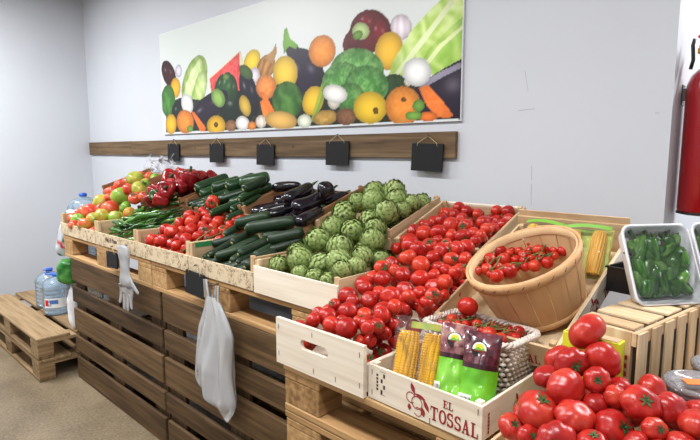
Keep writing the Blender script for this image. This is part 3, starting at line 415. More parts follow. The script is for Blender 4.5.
POSTER = [
    ('e',-3.8602,2.0691,10.043,4.481,0.27,-9.31,(0.22,0.05,0.06),'gloss',None),
    ('e',-3.7086,2.076,20.762,-1.731,-2.17,-21.208,(0.82,0.8,0.86),'f',None),
    ('e',-3.4943,1.9767,5.925,-3.476,-1.1,-5.049,(0.56,0.7,0.3),'leaf',(0.8,0.88,0.6)),
    ('e',-3.4236,1.9147,10.836,-5.368,-1.36,-7.145,(0.66,0.79,0.4),'leaf',(0.86,0.92,0.68)),
    ('p',[(-3.6592,1.8676),(-3.6073,1.9724),(-3.5156,2.0633),(-3.4018,2.134),(-3.3773,2.1038),(-3.466,1.9882),(-3.5599,1.8465)],(0.74,0.83,0.54),'leaf',(0.86,0.9,0.7)),
    ('p',[(-3.294,1.9861),(-2.9118,2.1259),(-2.8873,2.0606),(-2.9072,1.8614),(-3.0125,1.7914),(-3.2652,1.8342)],(0.88,0.85,0.7),'f',None),
    ('p',[(-3.2842,1.9785),(-2.9233,2.1149),(-2.9177,1.8749),(-3.0112,1.8174),(-3.2639,1.8545)],(0.84,0.22,0.22),'speck',(0.9,0.38,0.36)),
    ('e',-2.7918,2.0373,10.738,-5.678,-3.281,-12.112,(0.93,0.78,0.16),'f',None),
    ('e',-2.6503,1.9915,10.235,-7.011,-3.963,-12.087,(0.6,0.38,0.18),'stripe',(0.75,0.56,0.3)),
    ('p',[(-2.6684,2.0472),(-2.579,2.0832),(-2.5494,2.1198),(-2.5414,2.0668),(-2.5815,2.0018)],(0.66,0.5,0.3),'f',None),
    ('e',-2.769,1.9493,17.716,-0.688,-1.816,-18.89,(0.86,0.82,0.86),'f',None),
    ('e',-2.3866,2.0418,15.721,11.661,2.213,-10.517,(0.12,0.07,0.15),'f',None),
    ('e',-2.2936,1.9146,6.337,3.265,0.868,-6.316,(0.13,0.08,0.17),'gloss',None),
    ('p',[(-2.4732,2.1829),(-2.4457,2.1955),(-2.4203,2.1302),(-2.3508,2.0816),(-2.3686,2.0618),(-2.4302,2.0867),(-2.4767,2.0473),(-2.4844,2.1053)],(0.42,0.62,0.2),'f',None),
    ('e',-2.4702,1.9378,8.741,-0.217,-1.005,-10.068,(0.92,0.76,0.25),'f',None),
    ('e',-2.1525,2.0232,8.879,-2.518,-2.808,-11.46,(0.9,0.52,0.16),'speck',(0.93,0.6,0.25)),
    ('e',-1.6074,2.0645,15.423,0.243,-2.635,-16.858,(0.86,0.8,0.84),'stripe',(0.93,0.9,0.92)),
    ('e',-1.9271,2.0397,14.214,-7.905,-5.715,-14.501,(0.42,0.06,0.09),'gloss',None),
    ('e',-1.8035,2.0758,6.935,-1.705,-2.638,-9.458,(0.4,0.06,0.09),'gloss',None),
    ('e',-1.906,2.0666,16.017,-9.959,-5.735,-13.318,(0.36,0.05,0.08),'gloss',None),
    ('e',-1.7378,2.0564,18.331,5.235,0.099,-12.696,(0.46,0.07,0.1),'gloss',None),
    ('e',-1.8305,2.1236,15.27,0.08,-3.453,-21.272,(0.44,0.06,0.09),'gloss',None),
    ('e',-1.8644,2.0851,16.851,0.061,-3.578,-23.63,(0.7,0.78,0.52),'f',None),
    ('e',-1.885,2.0685,23.961,24.185,16.155,-35.893,(0.4,0.56,0.22),'f',None),
    ('e',-1.6796,1.9632,10.84,-2.483,-2.787,-10.754,(0.92,0.72,0.2),'f',None),
    ('p',[(-1.6781,1.8444),(-1.6539,1.9082),(-1.5421,2.0408),(-1.4424,2.1128),(-1.3636,2.1581),(-1.2385,2.1583),(-1.2583,1.8633),(-1.3816,1.8423),(-1.492,1.8356)],(0.62,0.76,0.3),'leaf',(0.84,0.9,0.62)),
    ('p',[(-1.6656,1.8432),(-1.6347,1.8591),(-1.4952,1.989),(-1.3272,2.1427),(-1.3113,2.1189),(-1.4722,1.968),(-1.6221,1.839)],(0.86,0.9,0.7),'f',None),
    ('p',[(-1.5042,1.8731),(-1.4384,1.9458),(-1.344,2.0105),(-1.2548,2.0632),(-1.258,1.8549),(-1.3915,1.808)],(0.52,0.7,0.24),'leaf',(0.76,0.86,0.48)),
    ('p',[(-1.4924,1.8537),(-1.3846,1.9562),(-1.2634,2.0232),(-1.2628,2.0065),(-1.3786,1.9337),(-1.4695,1.8424)],(0.86,0.9,0.66),'f',None),
    ('p',[(-3.9217,1.847),(-3.7027,1.8778),(-3.4218,1.8445),(-3.2366,1.8865),(-2.9518,1.8648),(-2.6951,1.8574),(-2.5183,1.8785),(-2.3384,1.818),(-2.0915,1.7992),(-1.7355,1.8111),(-1.491,1.79),(-1.2659,1.7877),(-1.2606,1.6194),(-1.4875,1.6197),(-3.9424,1.6238)],(0.1,0.13,0.09),'speck',(0.17,0.2,0.12)),
    ('e',-3.7652,1.9564,13.249,-1.134,-1.068,-13.159,(0.93,0.68,0.16),'f',None),
    ('e',-3.8879,1.8678,8.98,-0.817,-0.527,-8.114,(0.2,0.42,0.15),'leaf',(0.34,0.56,0.24)),
    ('e',-3.7417,1.7689,10.204,-0.854,-0.561,-11.274,(0.08,0.12,0.09),'gloss',None),
    ('e',-2.8313,1.8493,10.774,4.041,0.458,-6.568,(0.09,0.07,0.13),'gloss',None),
    ('e',-2.8581,1.9827,15.032,18.553,5.43,-14.535,(0.25,0.36,0.15),'f',None),
    ('e',-2.6543,1.8722,9.754,-0.325,-1.103,-13.383,(0.9,0.5,0.22),'speck',(0.94,0.62,0.34)),
    ('e',-2.98,1.7505,5.049,-0.244,-0.424,-7.921,(0.06,0.12,0.07),'gloss',None),
    ('e',-3.1488,1.9063,12.01,-5.534,-2.069,-10.427,(0.12,0.28,0.11),'gloss',None),
    ('e',-3.0304,1.8967,13.373,0.984,-0.462,-10.972,(0.1,0.24,0.1),'gloss',None),
    ('e',-3.0886,1.908,12.581,-3.964,-1.597,-9.944,(0.15,0.32,0.13),'gloss',None),
    ('e',-3.0851,1.9731,26.038,-1.398,-4.49,-47.317,(0.38,0.52,0.22),'f',None),
    ('e',-3.3199,1.7826,2.626,3.909,4.202,-10.252,(0.12,0.08,0.16),'gloss',None),
    ('e',-3.1893,1.8426,12.254,7.171,1.855,-14.553,(0.46,0.62,0.26),'leaf',(0.6,0.74,0.4)),
    ('e',-2.8782,1.7705,16.723,6.834,1.357,-14.172,(0.8,0.66,0.26),'f',None),
    ('e',-2.4558,1.7748,7.181,-0.172,-0.575,-8.858,(0.18,0.36,0.12),'leaf',(0.36,0.55,0.24)),
    ('e',-1.6585,1.7854,9.368,5.577,4.017,-14.575,(0.13,0.22,0.11),'leaf',(0.19,0.3,0.15)),
    ('p',[(-1.5959,1.7238),(-1.491,1.79),(-1.3552,1.8482),(-1.2588,1.8803),(-1.2503,1.6147),(-1.376,1.6288),(-1.5175,1.6722)],(0.13,0.09,0.16),'gloss',None),
    ('p',[(-1.5023,1.7818),(-1.3813,1.8335),(-1.2683,1.8645),(-1.2675,1.839),(-1.3805,1.8026),(-1.4622,1.7694)],(0.55,0.53,0.6),'f',None),
    ('e',-1.8986,1.8857,5.238,0.01,-0.845,-8.356,(0.3,0.54,0.24),'broc',(0.52,0.74,0.42)),
    ('e',-1.9926,1.8332,6.239,-0.015,-0.77,-8.933,(0.28,0.52,0.23),'broc',(0.5,0.72,0.4)),
    ('e',-1.8289,1.8092,6.763,0.035,-0.818,-9.779,(0.27,0.5,0.22),'broc',(0.48,0.71,0.39)),
    ('e',-1.9414,1.7569,9.115,0.0,-0.881,-12.834,(0.26,0.47,0.2),'broc',(0.44,0.64,0.34)),
    ('e',-2.2286,1.7601,11.024,-4.718,-2.809,-11.541,(0.92,0.74,0.2),'f',None),
    ('p',[(-2.2469,1.6498),(-2.1872,1.7847),(-2.1542,1.8525),(-2.1384,1.8351),(-2.1961,1.7195),(-2.2302,1.6436)],(0.58,0.66,0.24),'f',None),
    ('p',[(-2.2302,1.6436),(-2.1712,1.7618),(-2.1385,1.8243),(-2.1228,1.807),(-2.18,1.6967),(-2.2135,1.643)],(0.44,0.58,0.2),'f',None),
    ('e',-3.6042,1.8276,11.975,3.191,0.367,-13.311,(0.93,0.93,0.92),'f',None),
    ('e',-3.6434,1.6978,7.927,0.746,0.065,-11.412,(0.9,0.5,0.16),'speck',(0.94,0.58,0.24)),
    ('p',[(-3.5517,1.7667),(-3.5097,1.7646),(-3.3551,1.6447),(-3.3702,1.6169),(-3.4369,1.6258)],(0.9,0.44,0.16),'f',None),
    ('e',-3.8568,1.6869,11.762,-1.044,-0.448,-12.734,(0.92,0.7,0.17),'f',None),
    ('e',-3.5752,1.6441,21.573,-1.63,-1.244,-42.211,(0.42,0.58,0.22),'f',None),
    ('e',-3.2254,1.6544,8.639,-0.513,-0.473,-14.215,(0.86,0.68,0.16),'f',None),
    ('e',-3.225,1.6612,36.745,-2.182,-1.945,-56.301,(0.4,0.26,0.1),'f',None),
    ('e',-3.0431,1.6483,15.137,-0.771,-0.846,-25.414,(0.52,0.36,0.22),'speck',(0.6,0.44,0.3)),
    ('e',-2.9107,1.66,12.857,7.356,3.448,-20.03,(0.93,0.92,0.9),'f',None),
    ('e',-2.8076,1.6405,21.595,-0.865,-1.218,-36.598,(0.86,0.52,0.22),'f',None),
    ('p',[(-2.7159,1.8468),(-2.6753,1.8437),(-2.5706,1.7166),(-2.5812,1.6872),(-2.6302,1.6954)],(0.91,0.46,0.16),'f',None),
    ('p',[(-2.7181,1.7857),(-2.6871,1.7959),(-2.6206,1.6829),(-2.6513,1.6598),(-2.6812,1.6732)],(0.92,0.5,0.2),'f',None),
    ('e',-2.7123,1.6621,17.974,-0.641,-0.956,-24.924,(0.86,0.8,0.74),'stripe',(0.93,0.88,0.84)),
    ('e',-2.5193,1.6636,6.372,-1.616,-2.327,-18.11,(0.86,0.68,0.36),'f',None),
    ('e',-2.3023,1.6492,16.493,-0.275,-0.98,-25.124,(0.86,0.88,0.8),'f',None),
    ('e',-2.132,1.6616,10.042,2.479,1.839,-23.952,(0.66,0.5,0.22),'speck',(0.78,0.64,0.34)),
    ('e',-2.0609,1.7492,20.074,-0.111,-1.414,-21.793,(0.84,0.8,0.74),'f',None),
    ('e',-2.053,1.7857,9.877,-3.995,-5.155,-19.896,(0.93,0.92,0.9),'f',None),
    ('e',-1.9707,1.6599,13.187,-0.018,-0.988,-22.098,(0.46,0.3,0.2),'speck',(0.54,0.38,0.26)),
    ('e',-1.801,1.6974,8.808,0.057,-0.692,-12.343,(0.9,0.74,0.18),'f',None),
    ('e',-1.7606,1.6803,55.745,0.467,-2.791,-53.367,(0.4,0.28,0.08),'f',None),
    ('e',-1.5894,1.6926,9.242,0.151,-0.613,-10.58,(0.9,0.52,0.17),'speck',(0.93,0.6,0.26)),
    ('e',-1.5838,1.723,63.886,1.06,-5.419,-81.93,(0.4,0.28,0.12),'f',None),
    ('p',[(-1.4964,1.7722),(-1.4457,1.7816),(-1.3673,1.7086),(-1.302,1.6344),(-1.3331,1.6225),(-1.3979,1.6343),(-1.4549,1.6962)],(0.9,0.44,0.17),'speck',(0.93,0.52,0.24)),
    ('e',-1.4423,1.6363,18.319,0.423,-2.014,-45.04,(0.9,0.46,0.18),'f',None),
    ('e',-1.4947,1.6894,24.229,-17.734,-15.088,-29.265,(0.42,0.6,0.24),'f',None),
    ('e',-1.5229,1.6445,19.721,0.382,-2.171,-47.226,(0.45,0.64,0.26),'f',None),
    ('e',-1.5554,1.8095,35.22,-16.434,-14.081,-37.768,(0.88,0.84,0.78),'f',None),
    ('e',-1.5094,1.8464,11.535,-3.805,-4.553,-14.608,(0.94,0.94,0.93),'f',None),
]
# ------------------------------------------------------------------ the room
XL, YB, XC, ZC = -5.52, 2.065, -.453, 2.95
def struct(name, mb, mat):
    return prop(mb.obj(name, mat), kind='structure')
struct('floor', MB().box(XL-.1, 2.2, -4.6, 4.2, -.1, 0), 'terrazzo_floor')
struct('ceiling', MB().box(XL-.1, 2.2, -4.6, 4.2, ZC, ZC+.1), 'ceiling_paint')
struct('wall_left', MB().box(XL-.1, XL, -4.6, YB+.1, 0, ZC), 'painted_wall')
struct('wall_back', MB().box(XL, XC, YB, YB+.12, 0, ZC), 'painted_wall')
plain('scuff_grey', srgb(150, 152, 156), .8)
SCUFFS = [(-1.007, -.935, 1.643, 1.647), (-.984, -.967, 1.80, 1.715), (-.938, -.936, 1.42, 1.36), (-.936, -.933, 1.345, 1.26), (-.504, -.489, 1.609, 1.608)]
wb = bpy.data.objects['wall_back']
for x0, x1, z0, z1 in SCUFFS:
    MB().poly([(x0-.0010, z0+.0006), (x0+.0010, z0-.0014), (x1+.0006, z1-.0006), (x1-.0006, z1+.0010)], YB-.0004, YB+.0005).obj('scuff_mark', 'scuff_grey', wb)
struct('wall_return', MB().box(XC-.12, XC, YB+.12, 4.1, 0, ZC), 'painted_wall')
struct('wall_recess', MB().box(XC-.12, 2.2, 4.1, 4.2, 0, ZC), 'painted_wall')
struct('wall_right', MB().box(2.1, 2.2, -4.6, 4.1, 0, ZC), 'painted_wall')
struct('wall_front', MB().box(XL, 2.1, -4.6, -4.5, 0, ZC), 'painted_wall')

# ------------------------------------------------------------------ poster and rail
def make_poster():
    x0, x1, z0, z1 = -3.985, -1.268, 1.612, 2.378
    nu, nv = 470, 140
    shapes = []
    for s in POSTER:
        if s[0] == 'e': shapes.append(s)
        else:
            xs = [p[0] for p in s[1]]; zs = [p[1] for p in s[1]]
            shapes.append(s+((min(xs), max(xs), min(zs), max(zs)),))
    rr = random.Random(2)
    table = [rr.random() for _ in range(4096)]
    def vn(x, y):
        i, j = math.floor(x), math.floor(y); fx, fy = x-i, y-j
        g = lambda a, b: table[(a*57+b*131) & 4095]
        fx = fx*fx*(3-2*fx); fy = fy*fy*(3-2*fy)
        return (g(i, j)*(1-fx)+g(i+1, j)*fx)*(1-fy)+(g(i, j+1)*(1-fx)+g(i+1, j+1)*fx)*fy
    def style(st, c, c2, u, v, x, z):
        d = u*u+v*v
        f = 1.0
        if st == 'leaf':
            t = .5+.5*math.sin(x*55+z*30+5*vn(x*18, z*18)); t = t*.6+.4*vn(x*40, z*40)
            c = tuple(a*(1-t)+b*t for a, b in zip(c, c2))
        elif st == 'speck':
            t = vn(x*60, z*60); c = tuple(a*(1-t)+b*t for a, b in zip(c, c2))
        elif st == 'stripe':
            t = .5+.5*math.sin(u*9+2*vn(x*20, z*20)); c = tuple(a*(1-t)+b*t for a, b in zip(c, c2))
        elif st == 'broc':
            t = vn(x*34, z*34)*.55+vn(x*90, z*90)*.45; t = max(0, min(1, (t-.3)*2.2)); c = tuple(a*(1-t)+b*t for a, b in zip(c, c2))
        elif st == 'gloss':
            g = math.exp(-((u+.35)**2+(v-.35)**2)/.02)*.5 + math.exp(-((u-.4)**2+(v-.1)**2)/.03)*.3
            c = tuple(a+(.85-a)*g for a in c)
        k = 1.05-.32*d if d < 1.5 else .8
        return tuple(a*k for a in c)
    def colour(x, z):
        t = vn(x*2.2, z*2.2)
        c = (.845-.03*t, .86-.02*t, .855-.03*t)
        for s in shapes:
            if s[0] == 'e':
                dx, dz = x-s[1], z-s[2]
                u = s[3]*dx+s[4]*dz; v = s[5]*dx+s[6]*dz
                if u*u+v*v < 1: c = style(s[8], s[7], s[9], u, -v, x, z)
            else:
                bx = s[5]
                if not (bx[0] <= x <= bx[1] and bx[2] <= z <= bx[3]): continue
                P = s[1]; ins = False
                for i in range(len(P)):
                    a, b = P[i], P[i-1]
                    if (a[1] > z) != (b[1] > z) and x < (b[0]-a[0])*(z-a[1])/(b[1]-a[1])+a[0]: ins = not ins
                if ins:
                    u = (2*x-bx[0]-bx[1])/(bx[1]-bx[0]+1e-6); v = (2*z-bx[2]-bx[3])/(bx[3]-bx[2]+1e-6)
                    c = style(s[3], s[2], s[4], u*.6, v*.6, x, z)
        return tuple((v/12.92 if v <= .04045 else ((v+.055)/1.055)**2.4) for v in (max(0, min(1, q)) for q in c))
    t = empty('wall_poster', (-2.6265, 2.06, 1.612), label='wide poster of fruit and vegetables mounted on the back wall', cat='poster')
    cx = -2.6265
    MB().box(x0-cx, x1-cx, -.010, 0, 0, z1-z0).obj('backing_board', 'foam_white', t)
    MB().sheet(lambda u, v: (x0-cx+.002+(x1-x0-.004)*u, -.0104, .002+(z1-z0-.004)*v), nu, nv,
               col=lambda u, v: colour(x0+(x1-x0)*u, z0+(z1-z0)*v)).obj('printed_picture', 'poster_print', t)
make_poster()

rail = empty('wooden_rail', (-3.4, YB, 1.447), label='long brown wooden board fixed along the back wall under the poster', cat='wall board')
MB().box(-5.505+3.4, -4.56+3.4, -.022, -.001, .002, .121, bv=.002).obj('plank', 'rail_wood_x', rail)
MB().box(-4.558+3.4, -1.287+3.4, -.022, -.001, 0, .12, bv=.002).obj('plank', 'rail_wood_x', rail)
for x in (-5.3, -4.5, -3.5, -2.4, -1.42):
    MB().lathe([(.0, .0), (.006, .001), (.006, .003)], 8).obj('screw', 'staple_grey', rail, (x+3.4, -.0215, .06), (PI/2, 0, 0))

def chalk_sign(x, y, z, w, h, label, group, tilt=0, hang=.04, rz=0):
    """a small blank blackboard hanging on a cord; x,y,z is the middle of its top edge"""
    t = empty('chalkboard_sign', (x, y, z), (rad(-2), tilt, rz), label, 'sign', group)
    MB().box(-w/2, w/2, -.004, .004, -h, 0, bv=.0015).obj('board', 'blackboard', t)
    MB().tube([(-w*.32, -.0045, -.012), (-w*.30, -.0055, .002), (0, .000, hang), (w*.30, -.0055, .002), (w*.32, -.0045, -.012)], .0016, 6).obj('cord', 'cord_twine', t)
    MB().lathe([(0, 0), (.004, .001), (.004, .012)], 8).obj('nail', 'steel', t, (0, .008, hang), (PI/2, 0, 0))
    return t
ws = [(-3.80, 1.536, 'blank chalkboard hanging leftmost on the wall board'), (-3.20, 1.532, 'blank chalkboard, second from left on the wall board'),
      (-2.65, 1.522, 'blank chalkboard in the middle of the wall board'), (-2.02, 1.532, 'blank chalkboard, second from right on the wall board'),
      (-1.43, 1.514, 'blank chalkboard hanging rightmost on the wall board')]
for i, (x, z, l) in enumerate(ws):
    chalk_sign(x, 2.034, z, .175, .128, l, 'chalkboards along the wall board', tilt=rad([1, -1, .5, -.5, 1.5][i]), hang=.035)

# ------------------------------------------------------------------ fire extinguisher on the return wall
t = empty('fire_extinguisher', (-.366, 2.19, 1.255), label='red fire extinguisher hanging on the wall by the corner', cat='fire extinguisher')
MB().lathe([(.0, 0), (.06, 0), (.072, .008), (.076, .02), (.076, .43), (.073, .455), (.062, .482), (.044, .502), (.026, .512), (.024, .54), (0, .541)], 40).obj('cylinder', 'red_paint', t)
MB().lathe([(.0765, 0), (.077, .002), (.077, .006), (.0765, .008)], 40).obj('base_ring', 'black_rubber', t, (0, 0, .004))
m = MB().lathe([(0, 0), (.02, 0), (.022, .01), (.02, .05), (.012, .055), (0, .055)], 20); m.box(-.05, .0, -.011, .011, .02, .042, bv=.004)
m.obj('valve', 'brass', t, (0, 0, .535))
m = MB(); m.box(-.10, .01, -.012, .012, .058, .07, bv=.004); m.box(-.09, .01, -.010, .010, .03, .036, bv=.002)
m.obj('lever', 'bright_red', t, (0, 0, .535), (0, 0, rad(75)))
g = MB().lathe([(0, 0), (.03, 0), (.034, .006), (.032, .03), (.02, .038), (0, .04)], 24).obj('pressure_gauge_guard', 'bright_red', t, (.0, -.045, .575), (PI/2, 0, 0))
pts = [(.02, .01, .565), (.066, .02, .56), (.084, .02, .50), (.088, .02, .40), (.088, .02, .2), (.087, .02, .1)]
MB().tube(pts, .009, 10).obj('hose', 'black_rubber', t)
m = MB(); m.box(-.084, -.06, -.02, .02, .40, .44, bv=.002); m.box(-.0868, -.084, -.012, .03, .385, .455, bv=.001)
m.obj('mounting_bracket', 'staple_grey', t)
MB().tube([(-.052, -.05, .60), (-.056, -.052, .58), (-.052, -.05, .53), (-.058, -.05, .50)], .006, 8).obj('safety_pin', 'black_plastic', t)

# ------------------------------------------------------------------ pallets
def pallet(loc, rot, L, W, wd, label, group=None, deckn=(.145, .1, .145, .1, .145), hd=False, seed=0):
    """lying pallet, local origin under its middle; deck boards run along x"""
    rr = random.Random(seed)
    t = empty('wooden_pallet', loc, rot, label, 'pallet', group)
    gap = (W-sum(deckn))/(len(deckn)-1)
    jit = lambda a=.003: rr.uniform(-a, a)
    bw = .1; ys = [-W/2+bw/2, 0, W/2-bw/2]; xs = [-L/2+.0725, 0, L/2-.0725]
    for y in ys:
        MB().box(-L/2, L/2, y-bw/2, y+bw/2, 0, .022, bv=.003).obj('bottom_board', wd+'_x', t)
        for x in xs: MB().box(x-.0725, x+.0725, y-bw/2+.002, y+bw/2-.002, .022, .1, bv=.003).obj('block', wd+'_y', t)
    for x in xs: MB().box(x-.0725+jit(), x+.0725+jit(), -W/2+.001, W/2-.001, .1, .122, bv=.003).obj('stringer_board', wd+'_y', t)
    y = -W/2
    for k, w in enumerate(deckn):
        b = MB().box(-L/2+jit(.006), L/2+jit(.006), y, y+w, .122, .144, bv=.004)
        for x in xs:
            for dx in (-.035, .03): b.lathe([(0, .1442), (.004, .1448)], 6, c=(x+dx+jit(.008), y+w*rr.uniform(.3, .7), 0))
        b.obj('deck_board', wd+'_x', t); y += w+gap
    return t
# dark pallets standing on edge as the front of the long stand (deck boards face the room)
for i, (x, l) in enumerate([(-2.985, 'dark pallet on its edge, left half of the stand front, under the glove'), (-1.765, 'dark pallet on its edge, right half of the stand front, behind the hanging bag')]):
    pallet((x, 1.314, .4), (PI/2, 0, 0), 1.2, .8, 'dark_wood', l, 'dark pallets standing as the stand front', seed=i)
for i, (x, l) in enumerate([(-3.075, 'pale pallet lying flat on the stand, under the left crates'), (-1.855, 'pale pallet lying flat on the stand, under the cucumbers and artichokes')]):
    pallet((x, 1.57, .80), (0, 0, 0), 1.21, .8, 'pallet_wood', l, 'flat pallets carrying the left crates', seed=5+i)
nm = ['lowest', 'second from below', 'third from below', 'fourth from below', 'fifth from below', 'topmost']
for k in range(6):
    pallet((-.552+[.012, -.008, .006, -.01, .004, 0][k], 1.335, .144*k), (0, 0, 0), 1.2, .8, 'pallet_wood', f'light wood pallet, {nm[k]} in the right hand pallet stack', 'stacked light pallets at the right', seed=20+k)
pallet((-4.365, 1.364, 0), (0, 0, 0), 1.4, .8, 'worn_pallet', 'worn pallet on the floor by the left wall, lower of two', 'two worn floor pallets', (.2, .14, .2, .14), seed=31)
pallet((-4.365, 1.364, .144), (0, 0, 0), 1.4, .8, 'worn_pallet', 'worn pallet carrying the water jugs, upper of two by the left wall', 'two worn floor pallets', (.2, .15, .2, .14), seed=32)

# ------------------------------------------------------------------ printed marks on the crates
def glyph(ch):
    """slab serif capitals, 1 high: list of outlines, and width"""
    b = lambda x0, x1, z0, z1: [(x0, z0), (x1, z0), (x1, z1), (x0, z1)]
    if ch == 'T': return [b(.32, .52, 0, 1), b(.2, .64, 0, .08), b(0, .84, .88, 1), b(0, .08, .7, .9), b(.76, .84, .7, .9)], .9
    if ch == 'E': return [b(.08, .28, 0, 1), b(0, .7, 0, .1), b(0, .68, .9, 1), b(.2, .5, .46, .56), b(.62, .7, .0, .28), b(.6, .68, .74, 1), b(.44, .5, .38, .64)], .78
    if ch == 'L': return [b(.1, .3, 0, 1), b(0, .44, .92, 1), b(0, .7, 0, .1), b(.62, .7, 0, .3)], .78
    if ch == 'A': return [[(.06, 0), (.16, 0), (.42, .8), (.36, 1), (.34, 1)], [(.5, 0), (.74, 0), (.48, 1), (.34, 1), (.36, .9)], b(.2, .56, .28, .37), b(0, .26, 0, .08), b(.42, .84, 0, .08)], .88
    if ch == 'O' or ch == 'S':
        out = []
        def stroke(c, r, a0, a1, w0, w1, n=14):
            for i in range(n):
                q = []
                for k, s in ((i, 1), (i+1, 1), (i+1, -1), (i, -1)):
                    f = k/n; a = rad(a0+(a1-a0)*f)
                    wx = w0+(w1-w0)*abs(math.cos(a))
                    q.append((c[0]+(r[0]+s*wx)*math.cos(a), c[1]+(r[1]+s*wx)*math.sin(a)))
                out.append(q)
        if ch == 'O': stroke((.42, .5), (.32, .45), 0, 360, .05, .1, 24)
        else:
            stroke((.36, .735), (.25, .215), 25, 270, .05, .095); stroke((.36, .285), (.27, .235), 90, -155, .05, .095)
            out.append(b(.57, .63, .68, 1)); out.append(b(.05, .11, 0, .34))
        return out, .84 if ch == 'O' else .76
    return [], .5
def lettering(txt, h, sx=1.0):
    m = MB(); x = 0
    for ch in txt:
        g, w = glyph(ch)
        for p in g: m.poly([((x+a*sx)*h, z*h) for a, z in p], -.0004, 0)
        x += (w+.05)*sx
    return m, x*h
def sprig(m, s):
    """outlined fruits on a twig with filled leaves; s is the overall height"""
    def ring(cx, cz, r, w=.012, a0=0, a1=360):
        n = 20
        for i in range(n):
            a, b = rad(a0+(a1-a0)*i/n), rad(a0+(a1-a0)*(i+1)/n)
            m.poly([((cx+(r+k)*math.cos(q))*s, (cz+(r+k)*math.sin(q))*s) for q, k in ((a, w), (b, w), (b, -w), (a, -w))], -.0004, 0)
    def leaf(x, z, a, l, w):
        n = 8; up = []; dn = []
        for i in range(n+1):
            f = i/n; q = w*math.sin(PI*f)
            up.append((f*l, q)); dn.append((f*l, -q))
        ca, sa = math.cos(rad(a)), math.sin(rad(a))
        m.poly([((x+p*ca-q*sa)*s, (z+p*sa+q*ca)*s) for p, q in up+dn[::-1][1:-1]], -.0004, 0)
    ring(.22, .52, .17, a0=40, a1=310); ring(.46, .42, .2); ring(.50, .14, .14, a0=-150, a1=120)
    leaf(.36, .68, 112, .36, .075); leaf(.38, .70, -12, .42, .06); leaf(.70, .62, -58, .42, .07); leaf(.66, .34, -75, .3, .08); leaf(.16, .3, -85, .22, .07)
    m.poly([(.34*s, .56*s), (.37*s, .56*s), (.39*s, .72*s), (.36*s, .72*s)], -.0004, 0)

def tossal_print(parent, x, y, z, w, rz=0, small=False):
    m = MB(); sprig(m, .062*w/.33); m.obj('printed_sprig', 'print_red', parent, (x+w*.42, y, z), (0, 0, rz) if not rz else (0, 0, rz))
def tossal_front(parent, w, h, y):
    """print on the front panel of a fruit crate, panel from x 0..w"""
    m = MB(); sprig(m, h*.82); m.obj('printed_sprig', 'print_red', parent, (w*.37, y, h*.10))
    m, l = lettering('TOSSAL', h*.36, .735); m.obj('printed_lettering', 'print_red', parent, (w*.595, y, h*.17))
    m, l = lettering('EL', h*.2, .9); m.obj('printed_lettering', 'print_red', parent, (w*.70, y, h*.60))

# ------------------------------------------------------------------ crates
def crate(name, loc, rotz, tilt, w, d, hs, hf, label, wd='crate_wood', front=None, group=None, th=.008, posts=True, floor_z=.006, hb=None, stripe=None, handle=False):
    """open crate; local origin at the left end of its front foot, x to the right, y to the back, tilt lifts the back"""
    t = empty(name, loc, (tilt, 0, rotz), label, 'crate', group)
    hb = hb or hf
    fr = front or wd+'_x'
    if handle:
        # panel with a long hand hole
        m = MB(); hw, hh = w*.16, .014; cx, cz = w*.47, hs*.60
        o = [(0, 0), (w, 0), (w, hs), (0, hs)]
        hole = []
        for k in range(24):
            a = 2*PI*k/24; sx = hw-hh if math.cos(a) > 0 else -(hw-hh)
            hole.append((cx+sx+hh*math.cos(a), cz+hh*math.sin(a)))
        bm = bmesh.new()
        def loopv(ps, y): return [bm.verts.new((x, y, z)) for x, z in ps]
        for y in (0, .012):
            a, b = loopv(o, y), loopv(hole, y)
            es = [bm.edges.new((q[i], q[(i+1) % len(q)])) for q in (a, b) for i in range(len(q))]
            bmesh.ops.triangle_fill(bm, edges=es, use_beauty=True)
            if y == 0: a0, b0 = a, b
            else:
                for p, q in ((a0, a), (b0, b)):
                    for i in range(len(p)): bm.faces.new((p[i], p[(i+1) % len(p)], q[(i+1) % len(p)], q[i]))
        bmesh.ops.recalc_face_normals(bm, faces=bm.faces)
        me = bpy.data.meshes.new('front_panel'); bm.to_mesh(me); bm.free(); me.materials.append(MATS[fr])
        place('front_panel', me, (0, 0, 0), parent=t)
        MB().box(0, w, d-.012, d, 0, hs, bv=.001).obj('back_panel', wd+'_x', t)
        hside = hf
        for x in (0, w-th):
            MB().box(x, x+th, .0125, d-.0125, .012, hside, bv=.001).obj('side_panel', wd+'_y', t)
    else:
        MB().box(0, w, 0, th, 0.002, hf, bv=.001).obj('front_panel', fr, t)
        MB().box(0, w, d-th, d, 0.002, hb, bv=.001).obj('back_panel', wd+'_x', t)
        for x in (0, w-th):
            MB().box(x, x+th, th+.0005, d-th-.0005, .012, hs, bv=.001).obj('side_panel', wd+'_y', t)
        if stripe:
            MB().box(th+.0005, w*.5, d*.0+th+.02, th+.024, hs-.03, hs, bv=0).obj('coloured_strip', stripe, t) if False else None
    if posts and not handle:
        for x in (th+.0005, w-th-.0165):
            for y in (th+.0005, d-th-.0165):
                MB().box(x, x+.016, y, y+.016, .013, hs+.004, bv=.0015).obj('corner_post', wd+'_z', t)
    MB().box(th, w-th, .013, d-.013, floor_z, floor_z+.006).obj('bottom_panel', wd+'_y', t)
    return t
def staples(t, pts, y=-.0006):
    for x, z in pts: MB().box(x-.0008, x+.0008, y-.0004, y, z-.007, z+.007).obj('staple', 'staple_grey', t)
ZT = .945      # top of the left flat pallets
fc = [(-3.705, -3.135, 'printed pale crate at the left end of the front row holding salad tomatoes'),
      (-3.128, -2.625, 'printed pale crate in the front row holding long green peppers'),
      (-2.618, -2.098, 'printed pale crate in the front row holding vine tomatoes'),
      (-2.090, -1.615, 'printed pale crate in the front row holding dark cucumbers')]
